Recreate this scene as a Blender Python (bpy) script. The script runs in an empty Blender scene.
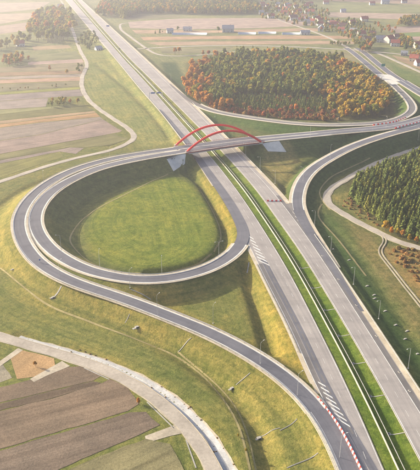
import bpy, bmesh, math, random
import numpy as np
from mathutils import Vector, Matrix

S = bpy.context.scene
COL = S.collection
R = math.radians

# ------------------------------------------------------------------ camera
CAM_H = 175.0
FPX, HOR = 680.0, -70.0                     # focal length and horizon in photo pixels (420 x 470)
PITCH = math.atan2(235.0 - HOR, FPX)
cam = bpy.data.cameras.new('camera')
cam.sensor_fit = 'VERTICAL'; cam.sensor_height = 24.0; cam.lens = FPX / 470.0 * 24.0
cam.clip_start = 1.0; cam.clip_end = 20000.0
camo = bpy.data.objects.new('camera', cam); COL.objects.link(camo)
camo.location = (0, 0, CAM_H); camo.rotation_euler = (math.pi / 2 - PITCH, 0, 0)
S.camera = camo

# ------------------------------------------------------------------ light
SUN_EL = R(19.5)
SUN_DIR = Vector((-0.90, 0.44, 0)).normalized()          # towards the sun, on the ground plan
w = bpy.data.worlds.new('World'); S.world = w; w.use_nodes = True
nt = w.node_tree; nt.nodes.clear()
sky = nt.nodes.new('ShaderNodeTexSky'); sky.sky_type = 'NISHITA'; sky.sun_disc = False
sky.sun_elevation = SUN_EL; sky.sun_rotation = math.atan2(SUN_DIR.x, SUN_DIR.y)
sky.dust_density = 5.0; sky.air_density = 0.8; sky.ozone_density = 0.5
bg = nt.nodes.new('ShaderNodeBackground'); bg.inputs['Strength'].default_value = 0.15
wo = nt.nodes.new('ShaderNodeOutputWorld')
nt.links.new(sky.outputs[0], bg.inputs[0]); nt.links.new(bg.outputs[0], wo.inputs[0])
sl = bpy.data.lights.new('sun', 'SUN'); sl.energy = 5.0; sl.angle = R(0.6); sl.color = (1.0, 0.855, 0.63)
so = bpy.data.objects.new('sun', sl); COL.objects.link(so)
to_sun = Vector((SUN_DIR.x * math.cos(SUN_EL), SUN_DIR.y * math.cos(SUN_EL), math.sin(SUN_EL)))
so.rotation_euler = to_sun.to_track_quat('Z', 'Y').to_euler(); so.location = (-300, 300, 120)
S.view_settings.view_transform = 'Standard'; S.view_settings.look = 'None'
S.view_settings.gamma = 1.0; S.view_settings.use_curve_mapping = False
S.view_settings.exposure = 1.25

# ------------------------------------------------------------------ pixel to place
CT, ST = math.cos(PITCH), math.sin(PITCH)
def P(x, y, z=0.0):
    u = (x - 210.0) / FPX; v = (y - 235.0) / FPX
    d = (u, CT - v * ST, -ST - v * CT)
    t = (z - CAM_H) / d[2]
    return np.array((d[0] * t, d[1] * t, z))
def PL(lst):                                   # [(x, y, z), ...]
    return np.array([P(*q) for q in lst])

def catmull(p, step=4.0, smooth=3):
    p = np.asarray(p, float)
    ext = np.vstack([2 * p[0] - p[1], p, 2 * p[-1] - p[-2]])
    out = []
    for i in range(1, len(ext) - 2):
        a, b, c, d = ext[i - 1], ext[i], ext[i + 1], ext[i + 2]
        n = max(2, int(np.linalg.norm(c - b) / step))
        for k in range(n):
            t = k / n
            out.append(0.5 * (2 * b + (c - a) * t + (2 * a - 5 * b + 4 * c - d) * t * t + (3 * b - a - 3 * c + d) * t ** 3))
    out.append(p[-1]); out = np.array(out)
    L = np.r_[0, np.cumsum(np.linalg.norm(np.diff(out[:, :2], axis=0), axis=1))]
    s = np.linspace(0, L[-1], max(3, int(L[-1] / step) + 1))
    out = np.c_[[np.interp(s, L, out[:, k]) for k in range(3)]].T
    for _ in range(smooth * 4):
        out[1:-1] = 0.25 * out[:-2] + 0.5 * out[1:-1] + 0.25 * out[2:]
    return out

def normals2(c):
    t = np.gradient(c[:, :2], axis=0); t /= np.linalg.norm(t, axis=1)[:, None] + 1e-9
    return np.c_[t[:, 1], -t[:, 0]]            # to the right of travel
def offset(c, d, dz=0.0):
    n = normals2(c); o = c.copy(); o[:, :2] += n * (np.asarray(d).reshape(-1, 1) if np.ndim(d) else d); o[:, 2] += dz
    return o
def length(c): return np.r_[0, np.cumsum(np.linalg.norm(np.diff(c[:, :2], axis=0), axis=1))]

# ------------------------------------------------------------------ materials
MATS = {}
def N(nt, t, **kw):
    n = nt.nodes.new(t)
    for k, v in kw.items(): setattr(n, k, v)
    return n
def new_mat(name):
    m = bpy.data.materials.new(name); m.use_nodes = True
    nt = m.node_tree; b = nt.nodes['Principled BSDF']
    b.inputs['Specular IOR Level'].default_value = 0.2
    MATS[name] = m
    return m, nt, b
def noise(nt, scale, detail=4.0, rough=0.6, vec=None):
    n = N(nt, 'ShaderNodeTexNoise'); n.inputs['Scale'].default_value = scale
    n.inputs['Detail'].default_value = detail; n.inputs['Roughness'].default_value = rough
    if vec is not None: nt.links.new(vec, n.inputs['Vector'])
    return n.outputs[0]
def ramp(nt, fac, stops):
    r = N(nt, 'ShaderNodeValToRGB'); nt.links.new(fac, r.inputs[0])
    e = r.color_ramp.elements
    while len(e) < len(stops): e.new(0.5)
    for q, (p, c) in zip(e, stops): q.position = p; q.color = tuple(c) + (1,) if len(c) == 3 else c
    return r.outputs[0]
def mix(nt, a, b, fac, mode='MIX'):
    m = N(nt, 'ShaderNodeMix'); m.data_type = 'RGBA'; m.blend_type = mode
    for s, v in (('Factor', fac), ('A', a), ('B', b)):
        i = [q for q in m.inputs if q.name == s and (q.type == 'RGBA' if s != 'Factor' else q.type == 'VALUE')][0]
        if hasattr(v, 'links'): nt.links.new(v, i)
        else: i.default_value = v if s == 'Factor' else tuple(v) + (1,)
    return [q for q in m.outputs if q.type == 'RGBA'][0]
def geo(nt): return N(nt, 'ShaderNodeNewGeometry').outputs['Position']
def bump(nt, b, h, strength=0.4, dist=0.2):
    n = N(nt, 'ShaderNodeBump'); n.inputs['Strength'].default_value = strength; n.inputs['Distance'].default_value = dist
    nt.links.new(h, n.inputs['Height']); nt.links.new(n.outputs[0], b.inputs['Normal'])

def mottled(name, base, var=0.25, scale=0.08, fine=1.2, rough=0.9, bmp=0.0, tint=None):
    """plain surface with broad and fine uneven colour"""
    m, nt, b = new_mat(name); p = geo(nt)
    lo = [c * (1 - var) for c in base]; hi = [c * (1 + var) for c in base]
    if tint: hi = [c * t for c, t in zip(hi, tint)]
    c1 = ramp(nt, noise(nt, scale, 5, 0.6, p), [(0.3, lo), (0.7, hi)])
    c2 = ramp(nt, noise(nt, fine, 3, 0.7, p), [(0.25, (0.78,) * 3), (0.75, (1.18,) * 3)])
    nt.links.new(mix(nt, c1, c2, 1.0, 'MULTIPLY'), b.inputs['Base Color'])
    b.inputs['Roughness'].default_value = rough
    if bmp: bump(nt, b, noise(nt, fine, 3, 0.7, p), bmp, 0.3)
    return m

def road_mat(name, base, worn, ang_scale=0.05):
    m, nt, b = new_mat(name); p = geo(nt)
    c = ramp(nt, noise(nt, ang_scale, 6, 0.65, p), [(0.32, base), (0.68, worn)])
    g = ramp(nt, noise(nt, 2.5, 3, 0.8, p), [(0.25, (0.82,) * 3), (0.75, (1.14,) * 3)])
    # patches and joints of the paving courses
    v = N(nt, 'ShaderNodeTexVoronoi'); v.inputs['Scale'].default_value = 0.06; nt.links.new(p, v.inputs['Vector'])
    hs = N(nt, 'ShaderNodeHueSaturation'); hs.inputs['Saturation'].default_value = 0
    nt.links.new(v.outputs['Color'], hs.inputs['Color'])
    pt = ramp(nt, hs.outputs[0], [(0.2, (0.93,) * 3), (0.8, (1.06,) * 3)])
    c = mix(nt, mix(nt, c, g, 1.0, 'MULTIPLY'), pt, 1.0, 'MULTIPLY')
    # wheel tracks and paving lanes run along the road
    ra = N(nt, 'ShaderNodeAttribute'); ra.attribute_name = 'road_uv'
    mp = N(nt, 'ShaderNodeMapping'); mp.inputs['Scale'].default_value = (0.75, 0.012, 1); nt.links.new(ra.outputs['Vector'], mp.inputs['Vector'])
    c = mix(nt, c, ramp(nt, noise(nt, 1.0, 4, 0.7, mp.outputs[0]), [(0.3, (0.80, 0.81, 0.83)), (0.5, (1, 1, 1)), (0.7, (1.14, 1.13, 1.12))]), 1.0, 'MULTIPLY')
    mp = N(nt, 'ShaderNodeMapping'); mp.inputs['Scale'].default_value = (0.02, 0.11, 1); nt.links.new(ra.outputs['Vector'], mp.inputs['Vector'])
    c = mix(nt, c, ramp(nt, noise(nt, 1.0, 5, 0.75, mp.outputs[0]), [(0.34, (0.86, 0.86, 0.87)), (0.5, (1, 1, 1)), (0.66, (1.08, 1.07, 1.06))]), 1.0, 'MULTIPLY')
    nt.links.new(c, b.inputs['Base Color']); b.inputs['Roughness'].default_value = 0.75
    return m

road_mat('motorway_asphalt', (0.200, 0.190, 0.188), (0.240, 0.228, 0.222))
road_mat('dark_asphalt', (0.076, 0.080, 0.100), (0.108, 0.112, 0.132))
road_mat('shoulder_asphalt', (0.098, 0.096, 0.100), (0.125, 0.121, 0.122))
mottled('verge_gravel', (0.36, 0.32, 0.25), 0.22, 0.12, 1.5)
mottled('concrete', (0.28, 0.275, 0.26), 0.14, 0.15, 1.8, 0.85)
mottled('pale_concrete', (0.44, 0.43, 0.40), 0.16, 0.2, 2.0, 0.85)
mottled('ditch_concrete', (0.31, 0.32, 0.33), 0.2, 0.2, 1.5, 0.85)
mottled('barrier_concrete', (0.38, 0.35, 0.28), 0.15, 0.1, 1.0, 0.8)
mottled('road_paint', (0.50, 0.50, 0.49), 0.3, 0.25, 2.5, 0.7)
mottled('gravel_road', (0.275, 0.252, 0.22), 0.2, 0.09, 0.9, 0.95, 0.2)
mottled('spur_gravel', (0.25, 0.225, 0.175), 0.25, 0.15, 1.0, 0.95)
mottled('pull_in_dirt', (0.30, 0.27, 0.215), 0.25, 0.15, 0.8, 0.95)
mottled('dirt_track', (0.215, 0.185, 0.085), 0.25, 0.2, 1.0, 0.95)
mottled('galvanised_steel', (0.38, 0.38, 0.37), 0.12, 0.3, 3, 0.45)
MATS['galvanised_steel'].node_tree.nodes['Principled BSDF'].inputs['Metallic'].default_value = 0.35
mottled('lamp_grey', (0.42, 0.43, 0.43), 0.06, 0.5, 3, 0.5)
mottled('arch_red', (0.72, 0.018, 0.014), 0.10, 0.15, 1.2, 0.45)
mottled('railing_red', (0.30, 0.05, 0.045), 0.12, 0.3, 2, 0.5)
mottled('plastic_red', (0.62, 0.05, 0.04), 0.1, 0.4, 3, 0.5)
mottled('plastic_white', (0.74, 0.73, 0.71), 0.06, 0.4, 3, 0.5)
mottled('sign_blue', (0.05, 0.12, 0.30), 0.1, 0.4, 3, 0.4)
mottled('sign_green', (0.02, 0.22, 0.15), 0.1, 0.4, 3, 0.4)
mottled('dark_hole', (0.03, 0.03, 0.03), 0.2, 0.5, 3)
mottled('bark', (0.10, 0.075, 0.055), 0.25, 0.6, 4, 0.95)
mottled('wall_white', (0.50, 0.48, 0.45), 0.12, 0.3, 2)
mottled('wall_cream', (0.56, 0.49, 0.36), 0.08, 0.3, 2)
mottled('wall_grey', (0.36, 0.35, 0.34), 0.10, 0.3, 2)
mottled('roof_red', (0.26, 0.085, 0.06), 0.25, 0.3, 2)
mottled('roof_brown', (0.16, 0.09, 0.07), 0.18, 0.3, 2)
mottled('roof_grey', (0.24, 0.25, 0.27), 0.14, 0.3, 2)
mottled('window_glass', (0.05, 0.06, 0.08), 0.2, 0.5, 2, 0.15)
mottled('greenhouse_film', (0.48, 0.50, 0.52), 0.1, 0.2, 2, 0.4)

# the ground: per-vertex turf colour, broken up by noise
m, nt, b = new_mat('turf'); p = geo(nt)
at = N(nt, 'ShaderNodeAttribute'); at.attribute_name = 'turf_colour'
c = ramp(nt, noise(nt, 0.022, 7, 0.68, p), [(0.28, (0.74, 0.86, 0.78)), (0.5, (1.0, 1.0, 1.0)), (0.72, (1.26, 1.12, 0.98))])
f1 = ramp(nt, noise(nt, 0.33, 5, 0.75, p), [(0.28, (0.50, 0.60, 0.50)), (0.72, (1.44, 1.36, 1.28))])
f2 = ramp(nt, noise(nt, 1.3, 4, 0.85, p), [(0.3, (0.6, 0.66, 0.6)), (0.7, (1.36, 1.3, 1.26))])
rdn = N(nt, 'ShaderNodeAttribute'); rdn.attribute_name = 'road_dist'
sx = N(nt, 'ShaderNodeSeparateXYZ'); nt.links.new(p, sx.inputs[0])
cx = N(nt, 'ShaderNodeCombineXYZ')
for i_, (src, k_) in enumerate(((rdn.outputs['Fac'], 0.55), (sx.outputs[0], 0.018), (sx.outputs[1], 0.018))):
    mm = N(nt, 'ShaderNodeMath', operation='MULTIPLY'); mm.inputs[1].default_value = k_; nt.links.new(src, mm.inputs[0]); nt.links.new(mm.outputs[0], cx.inputs[i_])
f3 = ramp(nt, noise(nt, 1.0, 6, 0.7, cx.outputs[0]), [(0.3, (0.70, 0.78, 0.72)), (0.5, (1.0, 1.0, 1.0)), (0.7, (1.30, 1.22, 1.16))])
f4 = ramp(nt, noise(nt, 0.11, 6, 0.75, p), [(0.36, (0.74, 0.84, 0.74)), (0.52, (1.0, 1.0, 1.0)), (0.68, (1.22, 1.12, 1.08))])
c = mix(nt, at.outputs['Color'], c, 1.0, 'MULTIPLY'); c = mix(nt, c, f3, 1.0, 'MULTIPLY'); c = mix(nt, c, f4, 1.0, 'MULTIPLY'); c = mix(nt, c, f1, 1.0, 'MULTIPLY'); c = mix(nt, c, f2, 1.0, 'MULTIPLY')
nt.links.new(c, b.inputs['Base Color']); b.inputs['Roughness'].default_value = 1.0
b.inputs['Specular IOR Level'].default_value = 0.05
bump(nt, b, noise(nt, 0.8, 5, 0.8, p), 0.9, 0.7)

def field_mat(name, base, ang, row=0.5, contrast=0.14, warp=0.3):
    """crop or ploughland: drill rows along a heading plus broad patches"""
    m, nt, b = new_mat(name); p = geo(nt)
    mp = N(nt, 'ShaderNodeMapping'); mp.inputs['Rotation'].default_value = (0, 0, ang); nt.links.new(p, mp.inputs['Vector'])
    wv = N(nt, 'ShaderNodeTexWave'); wv.bands_direction = 'Y'; wv.inputs['Scale'].default_value = row
    wv.inputs['Distortion'].default_value = warp * 4; wv.inputs['Detail'].default_value = 3; wv.inputs['Detail Scale'].default_value = 0.4
    nt.links.new(mp.outputs[0], wv.inputs['Vector'])
    st = N(nt, 'ShaderNodeMapping'); st.inputs['Scale'].default_value = (0.010, 0.30, 0.1)
    nt.links.new(mp.outputs[0], st.inputs['Vector'])
    c1 = ramp(nt, noise(nt, 1.0, 5, 0.65, st.outputs[0]), [(0.28, [q * (1 - 2.0 * contrast) for q in base]), (0.72, [q * (1 + 2.0 * contrast) for q in base])])
    c2 = ramp(nt, wv.outputs['Fac'], [(0.0, (1 - 0.3 * contrast,) * 3), (1.0, (1 + 0.3 * contrast,) * 3)])
    c3 = ramp(nt, noise(nt, 0.05, 5, 0.6, p), [(0.3, (0.74, 0.76, 0.76)), (0.7, (1.24, 1.2, 1.15))])
    c4 = ramp(nt, noise(nt, 1.1, 3, 0.8, p), [(0.25, (0.68,) * 3), (0.75, (1.3,) * 3)])
    c = mix(nt, c1, c2, 1, 'MULTIPLY'); c = mix(nt, c, c3, 1, 'MULTIPLY'); c = mix(nt, c, c4, 1, 'MULTIPLY')
    nt.links.new(c, b.inputs['Base Color']); b.inputs['Roughness'].default_value = 1.0
    b.inputs['Specular IOR Level'].default_value = 0.05
    bump(nt, b, noise(nt, 1.6, 4, 0.8, p), 0.6, 0.4)
    return m

def leaf_mat(name, stops, transl=0.3):
    m, nt, b = new_mat(name)
    oi = N(nt, 'ShaderNodeObjectInfo'); at = N(nt, 'ShaderNodeAttribute'); at.attribute_name = 'tree_shade'
    ad = N(nt, 'ShaderNodeMath', operation='ADD'); nt.links.new(oi.outputs['Random'], ad.inputs[0]); nt.links.new(at.outputs['Fac'], ad.inputs[1])
    fr = N(nt, 'ShaderNodeMath', operation='FRACT'); nt.links.new(ad.outputs[0], fr.inputs[0])
    n = len(stops)
    c = ramp(nt, fr.outputs[0], [(i / (n - 1), s) for i, s in enumerate(stops)])
    g = ramp(nt, noise(nt, 0.8, 3, 0.7, geo(nt)), [(0.3, (0.7, 0.74, 0.7)), (0.7, (1.3, 1.24, 1.2))])
    c = mix(nt, c, g, 1, 'MULTIPLY')
    nt.links.new(c, b.inputs['Base Color']); b.inputs['Roughness'].default_value = 0.8
    tr = N(nt, 'ShaderNodeBsdfTranslucent'); nt.links.new(c, tr.inputs['Color'])
    mx = N(nt, 'ShaderNodeMixShader'); mx.inputs[0].default_value = transl
    nt.links.new(b.outputs[0], mx.inputs[1]); nt.links.new(tr.outputs[0], mx.inputs[2])
    nt.links.new(mx.outputs[0], nt.nodes['Material Output'].inputs['Surface'])
    return m
leaf_mat('leaf_pine', [(0.085, 0.13, 0.034), (0.155, 0.18, 0.036), (0.105, 0.145, 0.038), (0.21, 0.205, 0.038)], 0.32)
leaf_mat('leaf_green', [(0.14, 0.18, 0.03), (0.23, 0.225, 0.034), (0.17, 0.20, 0.034), (0.31, 0.25, 0.036)], 0.35)
leaf_mat('leaf_gold', [(0.40, 0.26, 0.03), (0.32, 0.25, 0.035), (0.46, 0.27, 0.03), (0.26, 0.24, 0.04)])
leaf_mat('leaf_orange', [(0.46, 0.17, 0.03), (0.40, 0.20, 0.035), (0.50, 0.22, 0.03), (0.34, 0.19, 0.04)])
leaf_mat('leaf_scrub', [(0.30, 0.17, 0.065), (0.36, 0.21, 0.08), (0.26, 0.19, 0.07), (0.24, 0.13, 0.055)])
leaf_mat('leaf_russet', [(0.30, 0.13, 0.045), (0.34, 0.11, 0.045), (0.22, 0.13, 0.045), (0.32, 0.18, 0.05)])

# ------------------------------------------------------------------ mesh helpers
def tag(o, label=None, cat=None, group=None, kind=None):
    if label: o['label'] = label
    if cat: o['category'] = cat
    if group: o['group'] = group
    if kind: o['kind'] = kind
    return o
def link(name, me, parent=None):
    o = bpy.data.objects.new(name, me); COL.objects.link(o)
    if parent is not None: o.parent = parent
    return o
def empty(name, loc=(0, 0, 0), rz=0.0):
    o = link(name, None); o.location = loc; o.rotation_euler = (0, 0, rz); o.empty_display_size = 1
    return o
def mesh(name, v, f, mats, smooth=False):
    me = bpy.data.meshes.new(name); me.from_pydata([tuple(map(float, q)) for q in v], [], f)
    for q in (mats if isinstance(mats, (list, tuple)) else [mats]): me.materials.append(MATS[q])
    if smooth: me.polygons.foreach_set('use_smooth', [True] * len(me.polygons))
    me.update(); return me
def mesh_np(name, v, quads, mats, mi=None, attr=None):
    me = bpy.data.meshes.new(name); v = np.asarray(v, np.float32); quads = np.asarray(quads, np.int32); k = quads.shape[1]
    me.vertices.add(len(v)); me.vertices.foreach_set('co', v.ravel())
    me.loops.add(quads.size); me.loops.foreach_set('vertex_index', quads.ravel())
    me.polygons.add(len(quads)); me.polygons.foreach_set('loop_start', np.arange(0, quads.size, k, dtype=np.int32))
    me.polygons.foreach_set('loop_total', np.full(len(quads), k, np.int32))
    for q in mats: me.materials.append(MATS[q])
    if mi is not None: me.polygons.foreach_set('material_index', np.asarray(mi, np.int32))
    if attr is not None:
        a = me.attributes.new('tree_shade', 'FLOAT', 'POINT'); a.data.foreach_set('value', np.asarray(attr, np.float32))
    me.update(calc_edges=True); return me
class MB:
    def __init__(s): s.v = []; s.f = []
    def box(s, c, d, rz=0.0, taper=1.0):
        i = len(s.v); cs, sn = math.cos(rz), math.sin(rz)
        for z in (-1, 1):
            t = taper if z > 0 else 1.0
            for x, y in ((-1, -1), (1, -1), (1, 1), (-1, 1)):
                X, Y = x * d[0] / 2 * t, y * d[1] / 2 * t
                s.v.append((c[0] + X * cs - Y * sn, c[1] + X * sn + Y * cs, c[2] + z * d[2] / 2))
        s.f += [(i, i + 3, i + 2, i + 1), (i + 4, i + 5, i + 6, i + 7)] + [(i + k, i + (k + 1) % 4, i + 4 + (k + 1) % 4, i + 4 + k) for k in range(4)]
        return s
    def tube(s, pts, r, n=8):
        pts = [np.array(q, float) for q in pts]; rr = r if isinstance(r, (list, tuple)) else [r] * len(pts); i0 = len(s.v)
        for k, q in enumerate(pts):
            t = pts[min(k + 1, len(pts) - 1)] - pts[max(k - 1, 0)]; t = t / (np.linalg.norm(t) + 1e-9)
            a = np.array((0, 0, 1.0)) if abs(t[2]) < 0.9 else np.array((1.0, 0, 0))
            u = np.cross(t, a); u /= np.linalg.norm(u); w_ = np.cross(t, u)
            for j in range(n):
                an = 2 * math.pi * j / n; s.v.append(q + rr[k] * (u * math.cos(an) + w_ * math.sin(an)))
        for k in range(len(pts) - 1):
            for j in range(n):
                a = i0 + k * n + j; b_ = i0 + k * n + (j + 1) % n; s.f.append((a, b_, b_ + n, a + n))
        s.f.append(tuple(range(i0, i0 + n))[::-1]); s.f.append(tuple(range(len(s.v) - n, len(s.v))))
        return s
    def mesh(s, name, mat, smooth=False): return mesh(name, s.v, s.f, mat, smooth)
    def build(s, name, mat, parent=None, smooth=False): return link(name, s.mesh(name, mat, smooth), parent)

def strip(name, a, b, mat, skirt=0.0, kind='structure', parent=None, label=None):
    """surface between two equally sampled edge lines a (left) and b (right), with side skirts"""
    n = len(a); v = list(a) + list(b); f = [(i, i + n, i + n + 1, i + 1) for i in range(n - 1)]
    if skirt:
        v += [q - np.array((0, 0, skirt)) for q in a] + [q - np.array((0, 0, skirt)) for q in b]
        f += [(i, i + 1, 2 * n + i + 1, 2 * n + i) for i in range(n - 1)] + [(n + i + 1, n + i, 3 * n + i, 3 * n + i + 1) for i in range(n - 1)]
    me = mesh(name, v, f, mat)
    u = np.linalg.norm((np.asarray(b) - np.asarray(a))[:, :2], axis=1); L = length(np.asarray(a, float)); z0 = np.zeros(n)
    ruv = np.vstack([np.c_[z0, L, z0], np.c_[u, L, z0]] * (2 if skirt else 1))
    at_ = me.attributes.new('road_uv', 'FLOAT_VECTOR', 'POINT'); at_.data.foreach_set('vector', ruv.astype(np.float32).ravel())
    o = link(name, me, parent)
    if parent is None and kind: o['kind'] = kind
    return o
def ribbon(name, c, l, r, mat, dz=0.0, skirt=0.0, **kw):
    return strip(name, offset(c, -l if not np.ndim(l) else -np.asarray(l), dz), offset(c, r, dz), mat, skirt, **kw)

# ------------------------------------------------------------------ road lines (traced)
BASE = -3.0
# motorway edge lines as x(Y): left carriageway outer / inner, right carriageway inner / outer
def edge(pts, deg=None):
    g = np.array([P(x, y, 0.0) for x, y in pts]); g = g[np.argsort(g[:, 1])]
    c = catmull(g, 6.0, 6); c = c[np.argsort(c[:, 1])]
    d0 = (c[4] - c[0]) / (c[4, 1] - c[0, 1]); d1 = (c[-1] - c[-8]) / (c[-1, 1] - c[-8, 1])
    def X(Y):
        Y = np.asarray(Y, float)
        x = np.interp(Y, c[:, 1], c[:, 0])
        x = np.where(Y < c[0, 1], c[0, 0] + d0[0] * (Y - c[0, 1]), x)
        return np.where(Y > c[-1, 1], c[-1, 0] + d1[0] * (Y - c[-1, 1]), x)
    return X
LL = edge([(66, 0), (71.7, 6.7), (92, 31), (115.8, 58.3), (140, 87.5), (162, 112.5), (181, 137), (195, 155.5), (208, 176), (222, 197), (236, 220), (254, 256), (270, 289), (286.5, 320), (303, 356), (318, 396), (340, 429), (360, 468)])
LR = edge([(92.5, 23), (122.5, 57.5), (140.5, 76.5), (179, 120), (229.7, 180), (280, 255.8), (313.3, 318), (350, 391.3), (384.2, 470)])
RL = edge([(97, 22), (127.5, 56), (143.3, 71.7), (191.7, 120), (248, 180), (280, 223.3), (300, 250.8), (340.8, 318), (385.8, 396), (420, 461)])
RR = edge([(80.8, 0), (113, 30), (140, 55), (183.3, 96), (226, 139), (266.7, 181), (280, 195.5), (314.2, 240), (366, 318), (416.7, 396)])
YS = np.r_[np.arange(60, 700, 5.0), np.arange(700, 2300, 12.0), [2300, 2600, 3200]]
def eline(E_, dx=0.0, z=0.0, Y=YS): return np.c_[E_(Y) + dx, Y, np.full(len(Y), z)]
MED = lambda Y: 0.5 * (LR(Y) + RL(Y))

Z = 8.0
OUTER = catmull(PL([(330, 131.2, Z), (262, 137.2, Z), (230, 140.9, Z), (186, 147, Z), (140, 153.7, Z), (110, 159.0, Z), (77, 168.5, 7.9), (50, 181.5, 7.6), (30, 198, 7.2), (21, 212, 7), (18.5, 222, 6.8), (20, 233, 6.6), (27, 248.5, 6.4), (43, 266, 6), (73, 282, 5.6),
    (110, 294, 5.3), (140, 304.5, 5), (173, 317.5, 4.5), (207, 331, 4), (237, 346, 3.3), (260, 359, 2.7), (280, 373, 2), (300, 389, 1.2), (317, 408, 0.5), (331, 430, 0.1), (344, 456, 0.02), (356, 486, 0.02), (366, 512, 0.02)]))
INNER = catmull(PL([(330, 133.6, Z), (262, 140.4, Z), (230, 144.2, Z), (186, 150.8, Z), (140, 158.3, Z), (100, 167.5, 7.9), (70, 180, 7.6), (50, 193, 7.3), (38.5, 207, 7), (35, 219, 6.8), (37, 230, 6.6), (44, 241.5, 6.3), (58, 254.5, 6), (83, 268, 5.6), (110, 275.5, 5.2), (140, 279.5, 4.8),
    (173, 277.5, 3.9), (207, 268.5, 2.6), (230, 255.5, 1.2), (241, 243, 0.4), (243.5, 233, 0.1), (238.5, 219, 0.04), (227, 199, 0.04), (214, 180.5, 0.04), (203, 165, 0.04), (188, 143.5, 0.04), (172, 123.5, 0.04), (160, 109.5, 0.04)]), 3.0, 2)
CROSS = catmull(PL([(318, 133.4, Z), (330, 132.2, Z), (350, 130.4, Z), (375, 128.3, Z), (395, 125.6, Z), (420, 119.5, Z), (436, 113, 7), (441, 107, 6), (434, 100, 5), (424, 94.5, 4), (410, 86, 2), (401, 80.5, 0.6)]))
RAMP = catmull(PL([(440, 119, Z), (420, 126, 7.8), (395, 132.2, 7.4), (372, 139, 6.8), (350, 147.3, 5.8), (330, 157.5, 4.6), (313, 168.5, 3.2), (303, 180, 2), (298, 193, 1), (297.5, 206, 0.4), (301.5, 217, 0.12), (309, 230, 0.06), (320, 246.5, 0.05), (340, 277, 0.05), (362.5, 311, 0.05)]), 3.0, 2)
UPPER = catmull(PL([(170, 84, 0.04), (183, 95.5, 0.1), (197, 104.5, 0.3), (215, 111.5, 1), (245, 117, 2.4), (280, 121.8, 4.4), (303, 124, 5.8), (328, 125, 7), (350, 124.4, 7.8), (375, 123.4, 7.8), (393, 120.6, 7.2), (406, 115.5, 6.2), (412.5, 109, 5), (410, 101.5, 3.6), (403, 93.5, 2.2), (395, 86, 0.9), (390, 81.5, 0.3)]))
TOLL_L = catmull(PL([(390, 81.5, 0.3), (378, 73, -2), (366, 63, -2.7), (353, 52.5, -2.7), (346, 48, -2.7)]))
TOLL_R = catmull(PL([(401, 80.5, 0.6), (389, 72.5, -2), (377, 63, -2.7), (365, 53, -2.7), (357, 48, -2.7)]))
G = BASE + 0.25
LOCAL_W = catmull(PL([(q[0], q[1], G) for q in [(58, -6), (64, 6), (68, 17), (74, 34), (80, 50), (86, 61), (86.5, 67), (82.5, 76), (82, 87), (88, 99), (99, 109), (114, 119), (127, 127.5), (134, 134), (132.5, 140.5), (113, 149.5), (67, 160), (33, 170.5), (0, 181.5), (-40, 196)]]))
LOCAL_S = catmull(PL([(q[0], q[1], G) for q in [(-40, 324), (0, 336), (33, 346.7), (67, 356), (100, 367), (122, 377.5), (141, 388), (159, 400.5), (178, 417.5), (193.5, 435), (206, 452.5), (215, 471), (226, 498)]]))
HAIRPIN = catmull(PL([(q[0], q[1], G) for q in [(460, 136), (420, 147), (390, 157.5), (366, 168), (348, 178), (334, 186.5), (326.5, 195), (329, 203.5), (338, 210.5), (351, 218), (367, 226.5), (382, 234), (400, 242), (420, 248), (450, 257)]]), 3.0, 1)
SPUR = catmull(PL([(q[0], q[1], G) for q in [(383, 235), (385.5, 241.5), (379.5, 249), (381, 254.5), (392, 268.5), (405, 285.5), (420, 304), (440, 330)]]), 3.0, 1)
LOCAL_E = catmull(PL([(q[0], q[1], G) for q in [(352, 49), (372, 51.5), (386, 56.5), (404, 64.5), (425, 74), (460, 90)]]))
FARM_N = catmull(PL([(q[0], q[1], G) for q in [(128, 23), (120.5, 24), (121.5, 30), (130, 36.5), (143, 46), (158, 54.5), (180, 56), (205, 54.5), (232, 52), (260, 49)]]))
VILLAGE_RD = catmull(PL([(q[0], q[1], G) for q in [(470, 62), (420, 56.5), (390, 53), (352, 50), (300, 47), (240, 45.5), (180, 46.5), (120, 50)]]))
VILLAGE_N = catmull(PL([(q[0], q[1], G) for q in [(352, 50), (338, 42), (320, 34), (300, 27), (280, 20), (262, 10), (250, 2), (240, -8)]]))
HALF = 4.3

# ------------------------------------------------------------------ terrain
def cols():
    a = np.arange(-250, 250.1, 2.0); g = [250.0]
    while g[-1] < 900: g.append(g[-1] + min(12.0, 2.0 + (g[-1] - 250) * 0.04))
    g = np.array(g[1:] + [1100, 1500, 2200, 3500, 6000]); return np.r_[-g[::-1], a, g]
def rows():
    a = np.arange(120, 430, 1.6); b_ = np.arange(a[-1] + 2.2, 760, 2.2); c_ = np.arange(b_[-1] + 5, 1300, 5.0); d_ = np.arange(c_[-1] + 10, 2300, 10.0)
    return np.r_[[-6000, -3000, -1000, -300, -60, 20, 70, 100, 112], a, b_, c_, d_, [2500, 3000, 4000, 6000, 9000]]
GX, GY = cols(), rows()
XX, YY = np.meshgrid(GX, GY)
def in_poly(px, X, Y, z=BASE):
    g = PL([(x, y, z) for x, y in px])[:, :2]; r_ = np.zeros(X.shape, bool); n = len(g)
    for i in range(n):
        (x1, y1), (x2, y2) = g[i], g[(i + 1) % n]
        if y1 == y2: continue
        c = ((y1 > Y) != (y2 > Y)) & (X < (x2 - x1) * (Y - y1) / (y2 - y1) + x1); r_ ^= c
    return r_

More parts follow.
